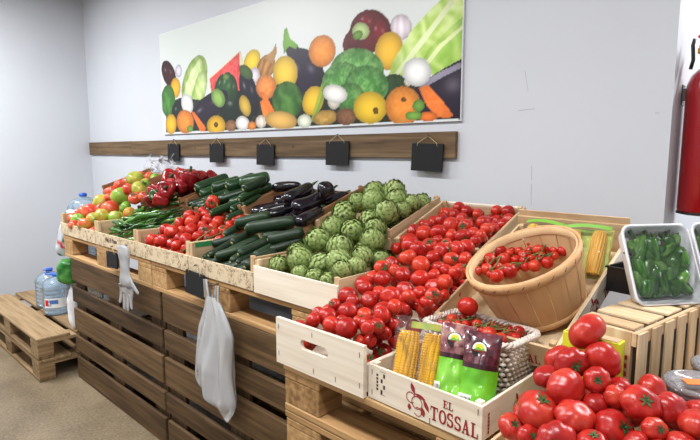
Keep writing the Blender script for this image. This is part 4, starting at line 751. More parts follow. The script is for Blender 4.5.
for i, (x0, x1, l) in enumerate(fc):
    t = crate('produce_crate', (x0, 1.165, ZT), 0, 0, x1-x0, .40, .132, .075, l, front='printed_front', group='printed crates in the front row', hb=.098)
    if i == 3:
        MB().box(.0082, .0090, .03, .38, .108, .130).obj('green_strip', 'green_stripe', t)
    if i == 1:
        cu = bpy.data.curves.new('lettering', 'FONT'); cu.body = 'Rio El Puen'; cu.size = .032; cu.extrude = .0003; cu.shear = .25; cu.offset = .0006
        to = bpy.data.objects.new('lettering_curve', cu); C.objects.link(to)
        me = bpy.data.meshes.new_from_object(to.evaluated_get(bpy.context.evaluated_depsgraph_get())); bpy.data.objects.remove(to)
        me.materials.clear(); me.materials.append(MATS['print_dark'])
        o = place('printed_lettering', me, (.14, -.0006, .036), parent=t); o.rotation_euler = (PI/2, 0, 0)
        MB().box(.30, .42, -.0004, 0, .012, .022).obj('printed_bar', 'print_orange', t)
t = crate('produce_crate', (-1.602, 1.160, ZT), 0, 0, .447, .41, .125, .105, 'plain pale crate in the front row holding artichokes', wd='crate_wood', front='poplar_x', hb=.125)
TL = rad(18.2)
def rear(x0, x1, yf, ztop, h, l, hf=None, tilt=TL, d=.385, wd='brown_crate', **k):
    y = yf + h*math.sin(tilt); z = ztop-h*math.cos(tilt)
    return crate('produce_crate', (x0, y, z), 0, tilt, x1-x0, d, h, hf or h*.62, l, wd=wd, **k)
gR = 'tilted crates in the rear row'
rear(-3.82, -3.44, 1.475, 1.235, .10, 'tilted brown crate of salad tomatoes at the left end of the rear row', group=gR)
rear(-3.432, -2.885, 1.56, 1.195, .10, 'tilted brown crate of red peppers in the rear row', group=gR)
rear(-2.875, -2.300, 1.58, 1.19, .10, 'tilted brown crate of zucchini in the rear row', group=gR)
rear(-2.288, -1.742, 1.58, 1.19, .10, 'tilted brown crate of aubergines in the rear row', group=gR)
rear(-1.728, -1.292, 1.58, 1.165, .085, 'tilted crate of artichokes in the rear row', group=gR, wd='crate_wood')
t = rear(-1.278, -.895, 1.585, 1.133, .11, 'tilted pale crate of tomatoes in the rear row behind the tomato pile', tilt=rad(20.5), wd='crate_wood', hf=.06, hb=.095, th=.011, group=gR)
MB().box(.01, .373, .374, .3855, .096, .104).obj('top_strip', 'poplar_x', t)
# props the rear crates lean on
def beam(x0, x1, y0, y1, z0, z1, l):
    o = MB().box(x0, x1, y0, y1, z0, z1, bv=.003).obj('timber_prop', 'pallet_wood_x'); prop(o, l, 'timber', 'timber props under the rear row')
beam(-3.66, -1.3, 1.66, 1.70, .9445, 1.098, 'timber on edge under the front of the left tilted crates')
beam(-3.66, -1.3, 1.90, 1.94, .9445, 1.172, 'timber on edge under the back of the left tilted crates')
beam(-1.27, -.83, 1.66, 1.70, .8645, 1.045, 'timber on edge under the rear tilted tomato crate')

t = crate('handled_crate', (-1.173, .925, .8645), 0, 0, .343, .60, .135, .085, 'white poplar crate with a hand hole, full of tomatoes at the front', wd='poplar', handle=True)
staples(t, [(.012, .03), (.012, .11), (.33, .03), (.33, .11), (.16, .018), (.245, .02), (.155, .118)])
t = crate('tossal_crate', (-.826, .938, .8645), rad(-1.5), 0, .322, .34, .09, .09, 'shallow white crate printed EL TOSSAL holding corn, salad bags and a wicker basket', wd='poplar', th=.007)
tossal_front(t, .322, .09, -.0004)
m = MB()
for k in range(5): m.box(.028, .034, -.0004, 0, .030+k*.009, .036+k*.009)
m.obj('printed_code', 'print_dark', t)
m = MB()
for k in range(4): m.box(.042+(k % 2)*.008, .048+(k % 2)*.008, -.0004, 0, .024+k*.014, .034+k*.014)
m.box(.040, .058, -.0004, 0, .022, .0228); m.box(.040, .058, -.0004, 0, .080, .0808); m.obj('printed_code', 'print_dark', t)
staples(t, [(.014, .02), (.014, .072), (.312, .02), (.312, .075), (.19, .01)])
m = MB(); sprig(m, .06); m.obj('printed_sprig', 'print_red', t, (.3225, .13, .012), (0, 0, PI/2))
m = MB()
for k in range(6): m.box(.022, .028, -.0004, 0, .022+k*.008, .028+k*.008)
m.obj('printed_code', 'print_red', t, (.3224, 0, 0), (0, 0, PI/2))

# tilted fruit crate with the bushel basket and packed corn
TLT = rad(22); cy, cz = 1.195, .957
tc = crate('tossal_crate', (-.800, cy, cz), 0, TLT, .350, .56, .075, .07, 'tilted fruit crate behind the big tomatoes with a basket and packed corn in it', wd='crate_wood', front='card_kraft', th=.008, hb=.105)
tossal_front(tc, .35, .07, -.0004)
MB().box(.003, .347, .5605, .5645, .01, .125, bv=.001).obj('cardboard_back', 'card_kraft', tc)
m = MB().box(.3502, .3515, .012, .548, .010, .0755); m.obj('white_side_board', 'poplar_y', tc)
m = MB(); sprig(m, .066); m.obj('printed_sprig', 'print_red', tc, (.352, .20, .006), (0, 0, PI/2))
m, l = lettering('EL', .02, .9); m.obj('printed_lettering', 'print_red', tc, (.352, .345, .046), (0, 0, PI/2))
m, l = lettering('TOSSAL', .03, .8); m.obj('printed_lettering', 'print_red', tc, (.352, .30, .012), (0, 0, PI/2))
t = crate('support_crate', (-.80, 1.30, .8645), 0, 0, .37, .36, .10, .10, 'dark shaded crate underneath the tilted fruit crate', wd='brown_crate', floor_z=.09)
t = crate('beef_tomato_crate', (-.470, .765, .8645), 0, 0, .52, .355, .045, .045, 'low crate under the pile of big ribbed tomatoes', wd='crate_wood', floor_z=.022)
t = crate('support_crate', (-.215, 1.125, .8645), 0, 0, .36, .40, .078, .078, 'low crate carrying the lidded tubs at the right edge', wd='crate_wood', floor_z=.072)

# ------------------------------------------------------------------ slatted crate standing on its long side
def slatted_crate():
    H_, Wd, L_ = .236, .135, .50
    t = empty('slatted_crate', (-.284, 1.171, .8645), (0, 0, rad(-9.4)), 'slatted pale wooden crate standing on its side beside the yellow box', 'crate')
    # local: x from -Wd to 0 (slatted face at x=0), y 0..L_, z 0..H_
    for z in (0, H_-.03): MB().box(-.016, -.006, 0, L_, z, z+.03, bv=.001).obj('rail', 'crate_wood_y', t)
    n = 8
    for k in range(n):
        y = .002+k*(L_-.044)/(n-1)
        MB().box(-.0055, 0, y, y+.040, .001, H_-.001, bv=.001).obj('slat', 'crate_wood_z', t)
    for y in (0, L_-.012):
        MB().box(-Wd, -.0165, y, y+.012, 0, H_, bv=.001).obj('end_panel', 'crate_wood_z', t)
    yy = .0
    for k, w in enumerate((.045, .075, .075, .08, .07)):
        MB().box(-Wd+.002, -.0168, yy+.013, yy+.013+w, H_+.0002, H_+.006, bv=.001).obj('top_slat', 'crate_wood_x', t); yy += w+.022
    for k in range(4): MB().box(-Wd+.002, -.0168, .013+k*.122, .09+k*.122, -.0, .006, bv=.001).obj('bottom_slat', 'crate_wood_x', t)
    MB().box(-Wd+.008, -.019, .014, L_-.014, .010, H_-.02).obj('dark_fill', 'black_plastic', t)  # black block added so the slat gaps look like a shaded inside
    MB().box(-.118, -.03, .035, .155, H_-.012, H_-.010).obj('label_sheet', 'label_white', t)
    MB().box(-.118, -.06, .02, .055, H_-.0098, H_-.009).obj('blue_label', 'label_blue', t)
    m = MB()
    for k in range(9): m.box(-.030, -.022, -.0005, 0, .03+k*.018, .04+k*.018)
    m.obj('printed_code', 'print_red', t)
    return t
slatted_crate()
t = empty('yellow_box', (-.425, 1.128, .8645), (0, 0, rad(-2)), 'bright yellow cardboard box standing behind the stacked big tomatoes', 'box')
MB().box(0, .118, 0, .032, 0, .222, bv=.001).obj('carton', 'label_yellow', t)
MB().box(.005, .113, .003, .029, .2221, .224).obj('lid_flap', 'card_kraft', t)
m = MB()
m.poly([(.064, .180), (.074, .180), (.085, .214), (.079, .216), (.073, .196), (.068, .214), (.062, .214)], -.0005, 0)
m.poly([(.082, .180), (.089, .180), (.094, .191), (.100, .180), (.108, .178), (.099, .209), (.092, .211)], -.0005, 0)
m.obj('printed_lettering', 'ink_black', t)
# ------------------------------------------------------------------ produce meshes
def ball(nu, nv, fn):
    m = MB()
    vs = []; fs = []
    top = fn(0, 0); bot = fn(0, PI)
    vs.append(top)
    for j in range(1, nv):
        for i in range(nu): vs.append(fn(2*PI*i/nu, PI*j/nv))
    vs.append(bot)
    for i in range(nu):
        k = (i+1) % nu
        fs.append((0, 1+i, 1+k)); e = 1+(nv-2)*nu; fs.append((len(vs)-1, e+k, e+i))
        for j in range(nv-2): fs.append((1+j*nu+i, 1+(j+1)*nu+i, 1+(j+1)*nu+k, 1+j*nu+k))
    return m.add(vs, fs)
def tomato_mesh(name, mat, lobes, depth, flat, seed, nu=28, nv=16, irr=.04):
    rr = random.Random(seed)
    ph = [rr.uniform(0, 6.28) for _ in range(4)]
    def fn(a, t):
        s = math.sin(t)
        lob = 1-depth*(abs(math.sin((a+ph[0]+.3*math.sin(a))*lobes/2))**.5*-1+1)*min(1, s*1.3)
        r = s*lob*(1+irr*math.sin(a+ph[1])*s+irr*math.sin(2*a+ph[2]))
        z = math.cos(t)*flat
        z -= .20*math.exp(-(t/.42)**2)*flat - .0
        if t > 2.6: z += .10*math.exp(-((PI-t)/.3)**2)
        return (r*math.cos(a), r*math.sin(a), z)
    return ball(nu, nv, fn).mesh(name, mat)
def calyx_mesh(name, z0, size, seed, n=5, mat='calyx_green'):
    rr = random.Random(seed); m = MB()
    for k in range(n):
        a = 2*PI*k/n+rr.uniform(-.2, .2); l = size*rr.uniform(.75, 1.1); up = rr.uniform(-.05, .22)
        w = .16*size
        pts = []
        for f, wf, zz in ((0, .7, 0), (.35, 1, .07), (.7, .7, .06+up*.5), (1, .05, up)):
            for s in (-1, 1):
                pts.append((math.cos(a)*f*l-math.sin(a)*w*wf*s, math.sin(a)*f*l+math.cos(a)*w*wf*s, z0+zz*size*1.6))
        m.add(pts, [(0, 1, 3, 2), (2, 3, 5, 4), (4, 5, 7, 6)])
    m.tube([(0, 0, z0-.02), (.02*size, 0, z0+.18*size), (.10*size, .04*size, z0+.42*size)], [.085*size, .07*size, .085*size], 6)
    return m.mesh(name, mat)
TOMS = [tomato_mesh('tomato', 'tomato_red', [3, 4, 5, 3][k], [.03, .05, .04, .02][k], [.88, .84, .9, .95][k], k) for k in range(4)]
TCAL = [calyx_mesh('calyx', .765, .64, k) for k in range(2)]
BEEF = [tomato_mesh('beef_tomato', 'beef_red', [6, 7, 8, 5][k], [.12, .14, .10, .09][k], [.76, .74, .78, .82][k], 40+k, 44, 20, .05) for k in range(4)]
BCAL = [calyx_mesh('calyx', .65, .48, 9+k, 6) for k in range(2)]
SAL = {c: [tomato_mesh('salad_tomato', mt, 6+k, .10, [.84, 1.0][k], 60+k, 36, 18, .05) for k in range(2)] for c, mt in ((0, 'salad_yellow'), (1, 'salad_green'), (2, 'salad_tomato'), (3, 'salad_red'))}
CHER = [tomato_mesh('cherry_tomato', 'tomato_red', 2, .0, [1.05, 1.15][k], 80+k, 18, 12, .02) for k in range(2)]
CCAL = calyx_mesh('calyx', .86, .75, 77)

def artichoke_mesh(seed):
    rr = random.Random(seed); m = MB()
    m2 = ball(14, 9, lambda a, t: (.84*math.sin(t)*math.cos(a), .84*math.sin(t)*math.sin(a), .90*math.cos(t)))
    m.add(m2.v, m2.f, 0, True, srgb(96, 118, 62))
    rows_ = 10
    for j in range(rows_):
        t0 = PI*(.92-.80*j/(rows_-1))           # polar angle of the leaf base, bottom to top
        n = max(5, int(round(10*math.sin(t0)**.6)))
        for k in range(n):
            a0 = 2*PI*(k+.5*(j % 2))/n + rr.uniform(-.16, .16)
            w = 1.45*PI*math.sin(t0)/n+.08; l = rr.uniform(.50, .60)
            vs = []; cs = []; jt = rr.uniform(-9, 9); lift = rr.uniform(.05, .11)
            for q in range(6):
                f = q/5
                t = max(.04, t0 - l*f)
                rad_ = .885 + .075*f + lift*f**2.5
                wid = w*math.cos(f*1.45)**.62*(1 if q else .9)
                for s in (-1, -.5, 0, .5, 1):
                    ang = a0 + s*wid/2/max(.22, math.sin(t))
                    rc = rad_ - .05*s*s*(1-.3*f)
                    vs.append((rc*math.sin(t)*math.cos(ang), rc*math.sin(t)*math.sin(ang), 1.03*rc*math.cos(t)))
                    base = (138+30*f+jt, 160+24*f+jt, 90+26*f+jt)
                    if q == 5: base = (96, 100, 66)
                    cs.append(srgb(*base))
            fs = []
            for q in range(5):
                for s in range(4): fs.append((q*5+s, q*5+s+1, q*5+s+6, q*5+s+5))
            m.add(vs, fs, 0, True, cs)
    return m.mesh('artichoke', 'artichoke_leaf')
ARTS = [artichoke_mesh(k) for k in range(3)]
ASTEM = MB().tube([(0, 0, -.85), (.02, 0, -1.1), (.06, .02, -1.5), (.07, .03, -1.52)], [.26, .22, .22, .1], 10).mesh('stem', 'chili_green')

def long_mesh(name, mat, prof, bend, seg=14, lob=None, wob=.0, seed=0):
    """body along +z from 0 to 1; prof = [(z, r)], bend = sideways bow"""
    rr = random.Random(seed); m = MB()
    pts = [(bend*math.sin(PI*z)+wob*math.sin(z*9+seed), wob*.6*math.cos(z*7+seed), z) for z, r in prof]
    vs = []; fs = []
    n = len(prof)
    for i, (z, r) in enumerate(prof):
        for k in range(seg):
            a = 2*PI*k/seg; q = r*(lob(a, z) if lob else 1)
            vs.append((pts[i][0]+q*math.cos(a), pts[i][1]+q*math.sin(a), z))
    for i in range(n-1):
        for k in range(seg): fs.append((i*seg+k, i*seg+(k+1) % seg, (i+1)*seg+(k+1) % seg, (i+1)*seg+k))
    fs.append(tuple(reversed(range(seg)))); fs.append(tuple(range((n-1)*seg, n*seg)))
    return m.add(vs, fs).mesh(name, mat)
# radii are in units of the body radius, scaled at placing time: x,y by r and z by length
def rounded(r0, n=14, e0=.10, e1=.12, mid=lambda z: 1, lo=.15, hi=.2):
    out = []
    for i in range(n+1):
        z = i/n
        z = .5-.5*math.cos(PI*z)
        k = 1.
        if z < e0: k = lo+(1-lo)*math.sqrt(max(0, 1-(1-z/e0)**2))
        if z > 1-e1: k = hi+(1-hi)*math.sqrt(max(0, 1-((z-1+e1)/e1)**2))
        out.append((z, r0*k*mid(z)))
    return out
CUCS = [long_mesh('cucumber', 'cucumber_skin', rounded(1, 16, .13, .16, lambda z: 1-.12*(z-.5)**2, .2, .3), b, 14, lambda a, z: 1+.02*math.sin(a*6), seed=k) for k, b in enumerate((.25, -.35, .1))]
ZUCS = [long_mesh('zucchini', 'zucchini_skin', rounded(1, 16, .12, .14, lambda z: 1.04-.20*z, .35, .45), b, 14, lambda a, z: 1+.025*math.cos(a*5), seed=k) for k, b in enumerate((.2, -.25, .05))]
ENDM = MB().lathe([(.30, -.012), (.34, -.004), (.26, .012)], 10, capb=True, capt=True).mesh('stem_end', 'cut_end')
EGGS = [long_mesh('aubergine', 'eggplant_skin', rounded(1, 18, .24, .2, lambda z: 1.02-.42*max(0, z-.35)**1.1, .12, .5), b, 18, seed=k) for k, b in enumerate((.3, -.2))]
def egg_calyx():
    m = MB(); n = 6
    prof = [(.10, 1.10), (.12, 1.05), (.28, 1.005), (.56, .97), (.66, .91), (.72, .84)]
    def fr(a, f): return 1+(.10*math.cos(a*5) if f > .7 else 0)
    m.lathe(prof, 20, rf=fr, capb=True)
    m.tube([(0, 0, 1.03), (.08, 0, 1.12), (.22, .05, 1.2)], [.13, .12, .14], 8)
    return m.mesh('calyx', 'calyx_green')
ECAL = egg_calyx()
CHIL = [long_mesh('green_pepper', 'chili_green', [(0, .05), (.05, .3), (.15, .62), (.3, .85), (.5, .98), (.7, 1.05), (.85, 1.05), (.93, .85), (.97, .4), (1, .2)], b, 10, lambda a, z: 1+.12*math.cos(3*a+4*z), w, k) for k, (b, w) in enumerate(((1.2, .25), (-1.6, .3), (.6, .4)))]
PADR = [long_mesh('padron_pepper', 'padron_green', [(0, .2), (.05, .5), (.15, .72), (.35, .9), (.6, 1.0), (.8, 1.02), (.92, .85), (.97, .45), (1, .2)], b, 12, lambda a, z: 1+.10*math.cos(3*a+3*z), .1, k) for k, b in enumerate((.5, -.6))]
CSTEM = MB().tube([(0, 0, .965), (.1, .05, 1.05), (.5, .1, 1.16)], [.5, .2, .16], 6).mesh('stem', 'calyx_green')
REDP_ = [long_mesh('red_pepper', 'pepper_red', [(-1, .12), (-.96, .4), (-.8, .66), (-.5, .82), (-.1, .94), (.3, 1.02), (.6, 1.05), (.82, .95), (.93, .7), (.9, .42), (.82, .2)], .0, 28, lambda a, z: 1+.10*math.cos(n_*a+z*1.5)+.05*math.sin(5*a+4*z+k), .05, k) for k, n_ in enumerate((3, 4, 3))]
GRNP = long_mesh('small_green_pepper', 'chili_green', [(-1, .12), (-.9, .5), (-.5, .8), (0, .98), (.5, 1.02), (.82, .92), (.93, .7), (.9, .42), (.82, .2)], 0, 24, lambda a, z: 1+.10*math.cos(3*a+z), .04, 4)
PSTEM = MB().tube([(0, 0, .8), (.02, 0, 1.0), (.12, .05, 1.28)], [.3, .13, .15], 8).mesh('stem', 'calyx_green')

def rq(rr, tilt=None):
    q = Quaternion((0, 0, 1), rr.uniform(0, 6.28))
    if tilt is None: return Quaternion((rr.uniform(-1, 1), rr.uniform(-1, 1), rr.uniform(-1, 1)), rr.uniform(0, 6.28)).normalized()
    ax = Vector((rr.uniform(-1, 1), rr.uniform(-1, 1), 0)).normalized()
    return Quaternion(ax, rr.uniform(0, tilt)) @ q
def veg(name, mesh, part, pmesh, loc, q, sc, label, cat, group):
    o = place(name, mesh, loc, q, sc); prop(o, label, cat, group)
    if pmesh: place(part, pmesh, (0, 0, 0), parent=o)
    return o
def pile(data, fn):
    n = len(data)
    for j, row in enumerate(data):
        for i, p in enumerate(row):
            fn(p, f'{where(i, len(row))} of the {rowname(j, n)}', i+31*j)
rr = random.Random(11)
CAMP = Vector((0, 0, 1.475))
def facing(p, spread, share=.3):
    """a share of the fruit lies stem up and to the aisle, the rest stem down or to the wall"""
    if rr.random() > share:
        v = Vector((rr.gauss(-.45, .35), rr.gauss(.45, .35), rr.gauss(-.45, .35)))
        return v.to_track_quat('Z', 'Y') @ Quaternion((0, 0, 1), rr.uniform(0, 6.28))
    v = Vector((rr.gauss(.35, spread), rr.gauss(-.35, spread), rr.gauss(.55, spread)))
    return v.to_track_quat('Z', 'Y') @ Quaternion((0, 0, 1), rr.uniform(0, 6.28))
pile(TOM, lambda p, w, k: veg('tomato', TOMS[k % 4], 'calyx', TCAL[k % 2], p[:3], facing(p, .6, .22), (p[3]*.98,)*3,
     f'red tomato, {w}, hand-hole crate heap', 'tomato', 'tomatoes heaped in the handled crate'))
pile(BEEF_, lambda p, w, k: veg('beef_tomato', BEEF[k % 4], 'calyx', BCAL[k % 2], p[:3], facing(p, .4, .42), (p[3]*1.02,)*3,
     f'big ribbed tomato, {w}, lower right pile', 'tomato', 'big ribbed tomatoes at the lower right'))
pile(VINE, lambda p, w, k: veg('vine_tomato', TOMS[(k+1) % 4], 'calyx', TCAL[k % 2], p[:3], facing(p, .6, .3), (p[3]*.98,)*3,
     f'glossy vine tomato, {w}, vine tomato crate', 'tomato', 'vine tomatoes in the printed crate'))
pile(CHERRY, lambda p, w, k: veg('cherry_tomato', CHER[k % 2], 'calyx', CCAL, p[:3], facing(p, .8), (p[3],)*3,
     f'cherry tomato, {w}, round splint basket', 'cherry tomato', 'cherry tomatoes in the round basket'))
pile(WICK, lambda p, w, k: veg('cherry_tomato', CHER[k % 2], 'calyx', CCAL, p[:3], facing(p, .8), (p[3],)*3,
     f'small tomato, {w}, white wicker basket', 'cherry tomato', 'small tomatoes in the wicker basket'))
SALN = ['yellow-green', 'green', 'orange-red', 'red']
pile(LEFT, lambda p, w, k: veg('salad_tomato', SAL[p[4]][k % 2], 'calyx', TCAL[k % 2], p[:3], facing(p, .6), (p[3],)*3,
     f'{SALN[p[4]]} salad tomato, {w}, far left', 'tomato', 'salad tomatoes in the far left crates'))
def art(p, w, k):
    v = Vector((rr.gauss(.25, .35), rr.gauss(-.75, .3), rr.gauss(.55, .3)))
    q = v.to_track_quat('Z', 'Y') @ Quaternion((0, 0, 1), rr.uniform(0, 6.28))
    veg('artichoke', ARTS[k % 3], 'stem', ASTEM, p[:3], q, (p[3],)*3, f'green artichoke, {w}, artichoke crates', 'artichoke', 'artichokes in the two crates')
pile(ART, art)
def along(a, b):
    a, b = Vector(a), Vector(b)
    return a, (b-a).to_track_quat('Z', 'Y') @ Quaternion((0, 0, 1), rr.uniform(0, 6.28)), (b-a).length
def longveg(name, meshes, part, pm, cat, group, text):
    def f(p, w, k):
        a, q, L = along(p[:3], p[3:6])
        veg(name, meshes[k % len(meshes)], part, pm, a, q, (p[6], p[6], L), text.format(w=w), cat, group)
    return f
pile(CUC, longveg('cucumber', CUCS, 'stem_end', ENDM, 'cucumber', 'cucumbers in the front crate', 'dark green cucumber, {w}, cucumber crate'))
pile(ZUC, longveg('zucchini', ZUCS, 'stem_end', ENDM, 'zucchini', 'zucchini in the rear crate', 'dark green zucchini, {w}, rear zucchini crate'))
pile(EGG, longveg('aubergine', EGGS, 'calyx', ECAL, 'aubergine', 'aubergines in the rear crate', 'glossy black aubergine, {w}, rear aubergine crate'))
pile(LONGP, longveg('green_pepper', CHIL, 'stem', CSTEM, 'green pepper', 'long green peppers in the front crate', 'thin green pepper, {w}, long pepper crate'))
def redp(p, w, k):
    v = Vector((rr.gauss(.2, .5), rr.gauss(-.5, .4), rr.gauss(.3, .4)))
    q = v.to_track_quat('Z', 'Y') @ Quaternion((0, 0, 1), rr.uniform(0, 6.28))
    veg('red_pepper', REDP_[k % 3], 'stem', PSTEM, p[:3], q, (p[3]*.92, p[3]*.92, p[3]*1.15), f'glossy red pepper, {w}, rear pepper crate', 'red pepper', 'red peppers in the rear crate')
pile(REDP, redp)
veg('green_pepper', GRNP, 'stem', PSTEM, SMALLG, Vector((.6, -.6, .3)).to_track_quat('Z', 'Y'), (.034, .034, .042), 'small light green pepper lying in front of the red peppers', 'green pepper', None)

# vines: thin stalks among the vine and cherry tomatoes, one per bunch
def stalk(pts, r, label, group):
    m = MB(); P = [Vector(p) for p in pts]
    sm = []
    for i in range(len(P)-1):
        for k in range(4): sm.append(P[i].lerp(P[i+1], k/4)+Vector((rr.uniform(-1, 1), rr.uniform(-1, 1), rr.uniform(-1, 1)))*r*1.2)
    sm.append(P[-1]); m.tube(sm, r, 6)
    for i in range(2, len(sm)-1, 2):
        d = Vector((rr.uniform(-1, 1), rr.uniform(-1, 1), rr.uniform(-.6, .6))).normalized()*r*rr.uniform(6, 10)
        m.tube([sm[i], sm[i]+d*.6, sm[i]+d+Vector((0, 0, -r))], [r*.9, r*.7, r*.8], 5)
    prop(m.obj('tomato_vine', 'vine_green'), label, 'vine', group)
def near(data, z): # points just above chosen fruits
    return [(p[0], p[1], p[2]+p[3]*z) for row in data for p in row]
pts = near(VINE, 1.0)
def pickpts(P, x0, x1, y0, y1, n):
    Q = [p for p in P if x0 <= p[0] <= x1 and y0 <= p[1] <= y1]; rr.shuffle(Q)
    return sorted(Q[:n])
for i, (x0, x1, y0, y1, l) in enumerate([(-2.6, -2.4, 1.18, 1.4, 'front left'), (-2.42, -2.2, 1.18, 1.4, 'front middle'), (-2.25, -2.1, 1.2, 1.5, 'right'), (-2.6, -2.3, 1.38, 1.65, 'back left'), (-2.35, -2.1, 1.38, 1.65, 'back')]):
    q = pickpts(pts, x0, x1, y0, y1, 4)
    if len(q) > 1: stalk(q, .0032, f'thin green vine stalk at the {l} of the vine tomatoes', 'vine stalks in the printed crate')
pts = near(CHERRY, .9)
for i, (x0, x1, y0, y1, l) in enumerate([(-.8, -.66, 1.2, 1.4, 'left front'), (-.72, -.6, 1.22, 1.38, 'middle'), (-.62, -.5, 1.25, 1.5, 'right'), (-.68, -.5, 1.35, 1.5, 'back'), (-.6, -.48, 1.3, 1.45, 'far right')]):
    q = pickpts(pts, x0, x1, y0, y1, 5)
    if len(q) > 1: stalk(q, .0018, f'thin green vine in the {l} of the round splint basket', 'vines in the round basket')
pts = near(WICK, .9)
for i, (x0, x1, l) in enumerate([(-.8, -.66, 'left'), (-.72, -.6, 'middle'), (-.64, -.53, 'right'), (-.66, -.54, 'front')]):
    q = pickpts(pts, x0, x1, 1.1, 1.3, 5)
    if len(q) > 1: stalk(q, .0018, f'thin green vine at the {l} of the white wicker basket', 'vines in the wicker basket')
# ------------------------------------------------------------------ round splint basket
def bushel():
    ax = Vector((-.20, -.41, .89)).normalized()
    h, r0, r1 = .168, .116, .150
    t = empty('splint_basket', (-.583, 1.385, 1.052), label='round splint wood basket of cherry tomatoes tipped forward in the fruit crate', cat='basket')
    t.rotation_mode = 'QUATERNION'; t.rotation_quaternion = ax.to_track_quat('Z', 'Y')
    n = 18; m = MB(); mi = MB(); rq_ = random.Random(3)
    for k in range(n):
        a0, a1 = 2*PI*k/n+.006, 2*PI*(k+1)/n-.006; off = rq_.uniform(0, .0012)
        for mm, dr in ((m, 0), (mi, -.0035)):
            mm.sheet(lambda u, v: ((r0+(r1-r0)*v**.8+dr+off)*math.cos(a0+(a1-a0)*u), (r0+(r1-r0)*v**.8+dr+off)*math.sin(a0+(a1-a0)*u), h*v), 4, 8)
    # close the thickness of every splint
    m.obj('splint_wall', 'basket_wood', t); mi.obj('splint_lining', 'basket_inner', t)
    def hoop(name, z0, z1, rin, rout, mat):
        b = MB(); seg = 56; prof = [(rin, z0), (rout, z0), (rout+.001, (z0+z1)/2), (rout, z1), (rin, z1), (rin, z0)]
        b.lathe(prof, seg); return b.obj(name, mat, t)
    hoop('outer_rim_hoop', h-.022, h+.002, r1-.002, r1+.0045, 'basket_wood')
    hoop('inner_rim_hoop', h-.020, h+.001, r1-.0085, r1-.0042, 'basket_inner')
    hoop('bottom_hoop', .004, .020, r0, r0+.007, 'basket_wood')
    MB().lathe([(0, .006), (r0, .006), (r0, .012), (0, .012)], 40).obj('base', 'basket_wood', t)
    m = MB()
    for k in range(26):
        a = 2*PI*k/26; c, s = math.cos(a), math.sin(a)
        q = [Vector(((r1+.0057)*math.cos(a+d), (r1+.0057)*math.sin(a+d), z)) for d, z in ((0, h-.014), (.05, h-.006))]
        m.tube(q, .0008, 4)
    m.obj('staples', 'staple_grey', t).name = 'rim_staples'
bushel()

# ------------------------------------------------------------------ white wicker basket
def wicker():
    t = empty('wicker_basket', (-.655, 1.176, .872), (0, 0, rad(-5)), 'white wicker basket of small tomatoes in the EL TOSSAL crate', 'basket')
    W, D, H_ = .256, .150, .158
    nr = 46; per = nr*4
    def path(f, z, off):
        w = (W-.012*(1-z/H_)*2.4)/2; d = (D-.012*(1-z/H_)*2.0)/2; rc = .022
        # rounded rectangle by arc length
        segs = [('l', w-rc, -d, 0), ('a', 0), ('l', 1), ]
        L1, L2, La = 2*(w-rc), 2*(d-rc), PI*rc/2
        s = f*(2*L1+2*L2+4*La)
        pts = [((-(w-rc), -d), (1, 0), L1), ((w-rc, -(d-rc)), -90, La), ((w, -(d-rc)), (0, 1), L2), ((w-rc, d-rc), 0, La), ((w-rc, d), (-1, 0), L1), ((-(w-rc), d-rc), 90, La), ((-w, d-rc), (0, -1), L2), ((-(w-rc), -(d-rc)), 180, La)]
        for p, dr, l in pts:
            if s <= l+1e-9:
                if isinstance(dr, tuple):
                    nrm = (dr[1], -dr[0])
                    return (p[0]+dr[0]*s+nrm[0]*off, p[1]+dr[1]*s+nrm[1]*off, z)
                a = rad(dr+90*s/l); return (p[0]+(rc+off)*math.cos(a), p[1]+(rc+off)*math.sin(a), z)
            s -= l
        return path(0, z, off)
    m = MB(); nrow = 12
    for j in range(nrow):
        z = .006+j*(H_-.016)/(nrow-1)
        m.tube([path((i+.5)/per, z, .0042*math.sin(PI/2*i+ (PI if j % 2 else 0))) for i in range(per)], .0048, 5, closed=True)
    m.obj('woven_side', 'wicker_white', t)
    m = MB()
    for k in range(nr): m.tube([path((k*4+1.5)/per, z, 0) for z in (.002, H_*.5, H_-.004)], .0022, 5)
    m.obj('stakes', 'wicker_white', t).name = 'upright_stake_frame'
    m = MB()
    for ph in (0, 2.1, 4.2):
        m.tube([Vector(path(i/240, H_-.002, .006*math.cos(i*.55+ph)))+Vector((0, 0, .005*math.sin(i*.55+ph))) for i in range(240)], .0042, 5, closed=True)
    m.obj('braided_rim', 'wicker_white', t)
    MB().box(-W/2+.02, W/2-.02, -D/2+.02, D/2-.02, .002, .006).obj('base', 'wicker_white', t)
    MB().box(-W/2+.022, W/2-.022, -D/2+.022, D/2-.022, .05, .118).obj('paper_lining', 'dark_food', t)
wicker()

# ------------------------------------------------------------------ packed goods
def corn_cob_mesh():
    m = MB(); nr, nk = 14, 26
    m.lathe([(.05, 0), (.8, .02), (.9, .2), (.9, .8), (.6, .97), (.05, 1)], 20)
    m2 = MB()
    for i in range(nk):
        z = (i+.5)/nk; R0 = .9*(1-.25*max(0, (z-.75)/.25)**2)*(1-.12*max(0, (.12-z)/.12))
        for k in range(nr):
            a = 2*PI*(k+.0)/nr+.02*i
            vs = []; hz = .5/nk*.94; ha = PI/nr*.92
            for rr_, s in ((R0*.92, 1.), (R0*1.06, .82), (R0*1.10, .4)):
                for da, dz in ((-1, -1), (1, -1), (1, 1), (-1, 1)):
                    vs.append((rr_*math.cos(a+da*ha*s), rr_*math.sin(a+da*ha*s), z+dz*hz*s))
            fs = [(8, 9, 10, 11)]
            for b in (0, 4):
                for q in range(4): fs.append((b+q, b+(q+1) % 4, b+4+(q+1) % 4, b+4+q))
            m2.add(vs, fs)
    m.add(m2.v, m2.f)
    return m.mesh('corn_cob', 'corn_yellow')
COB = corn_cob_mesh()
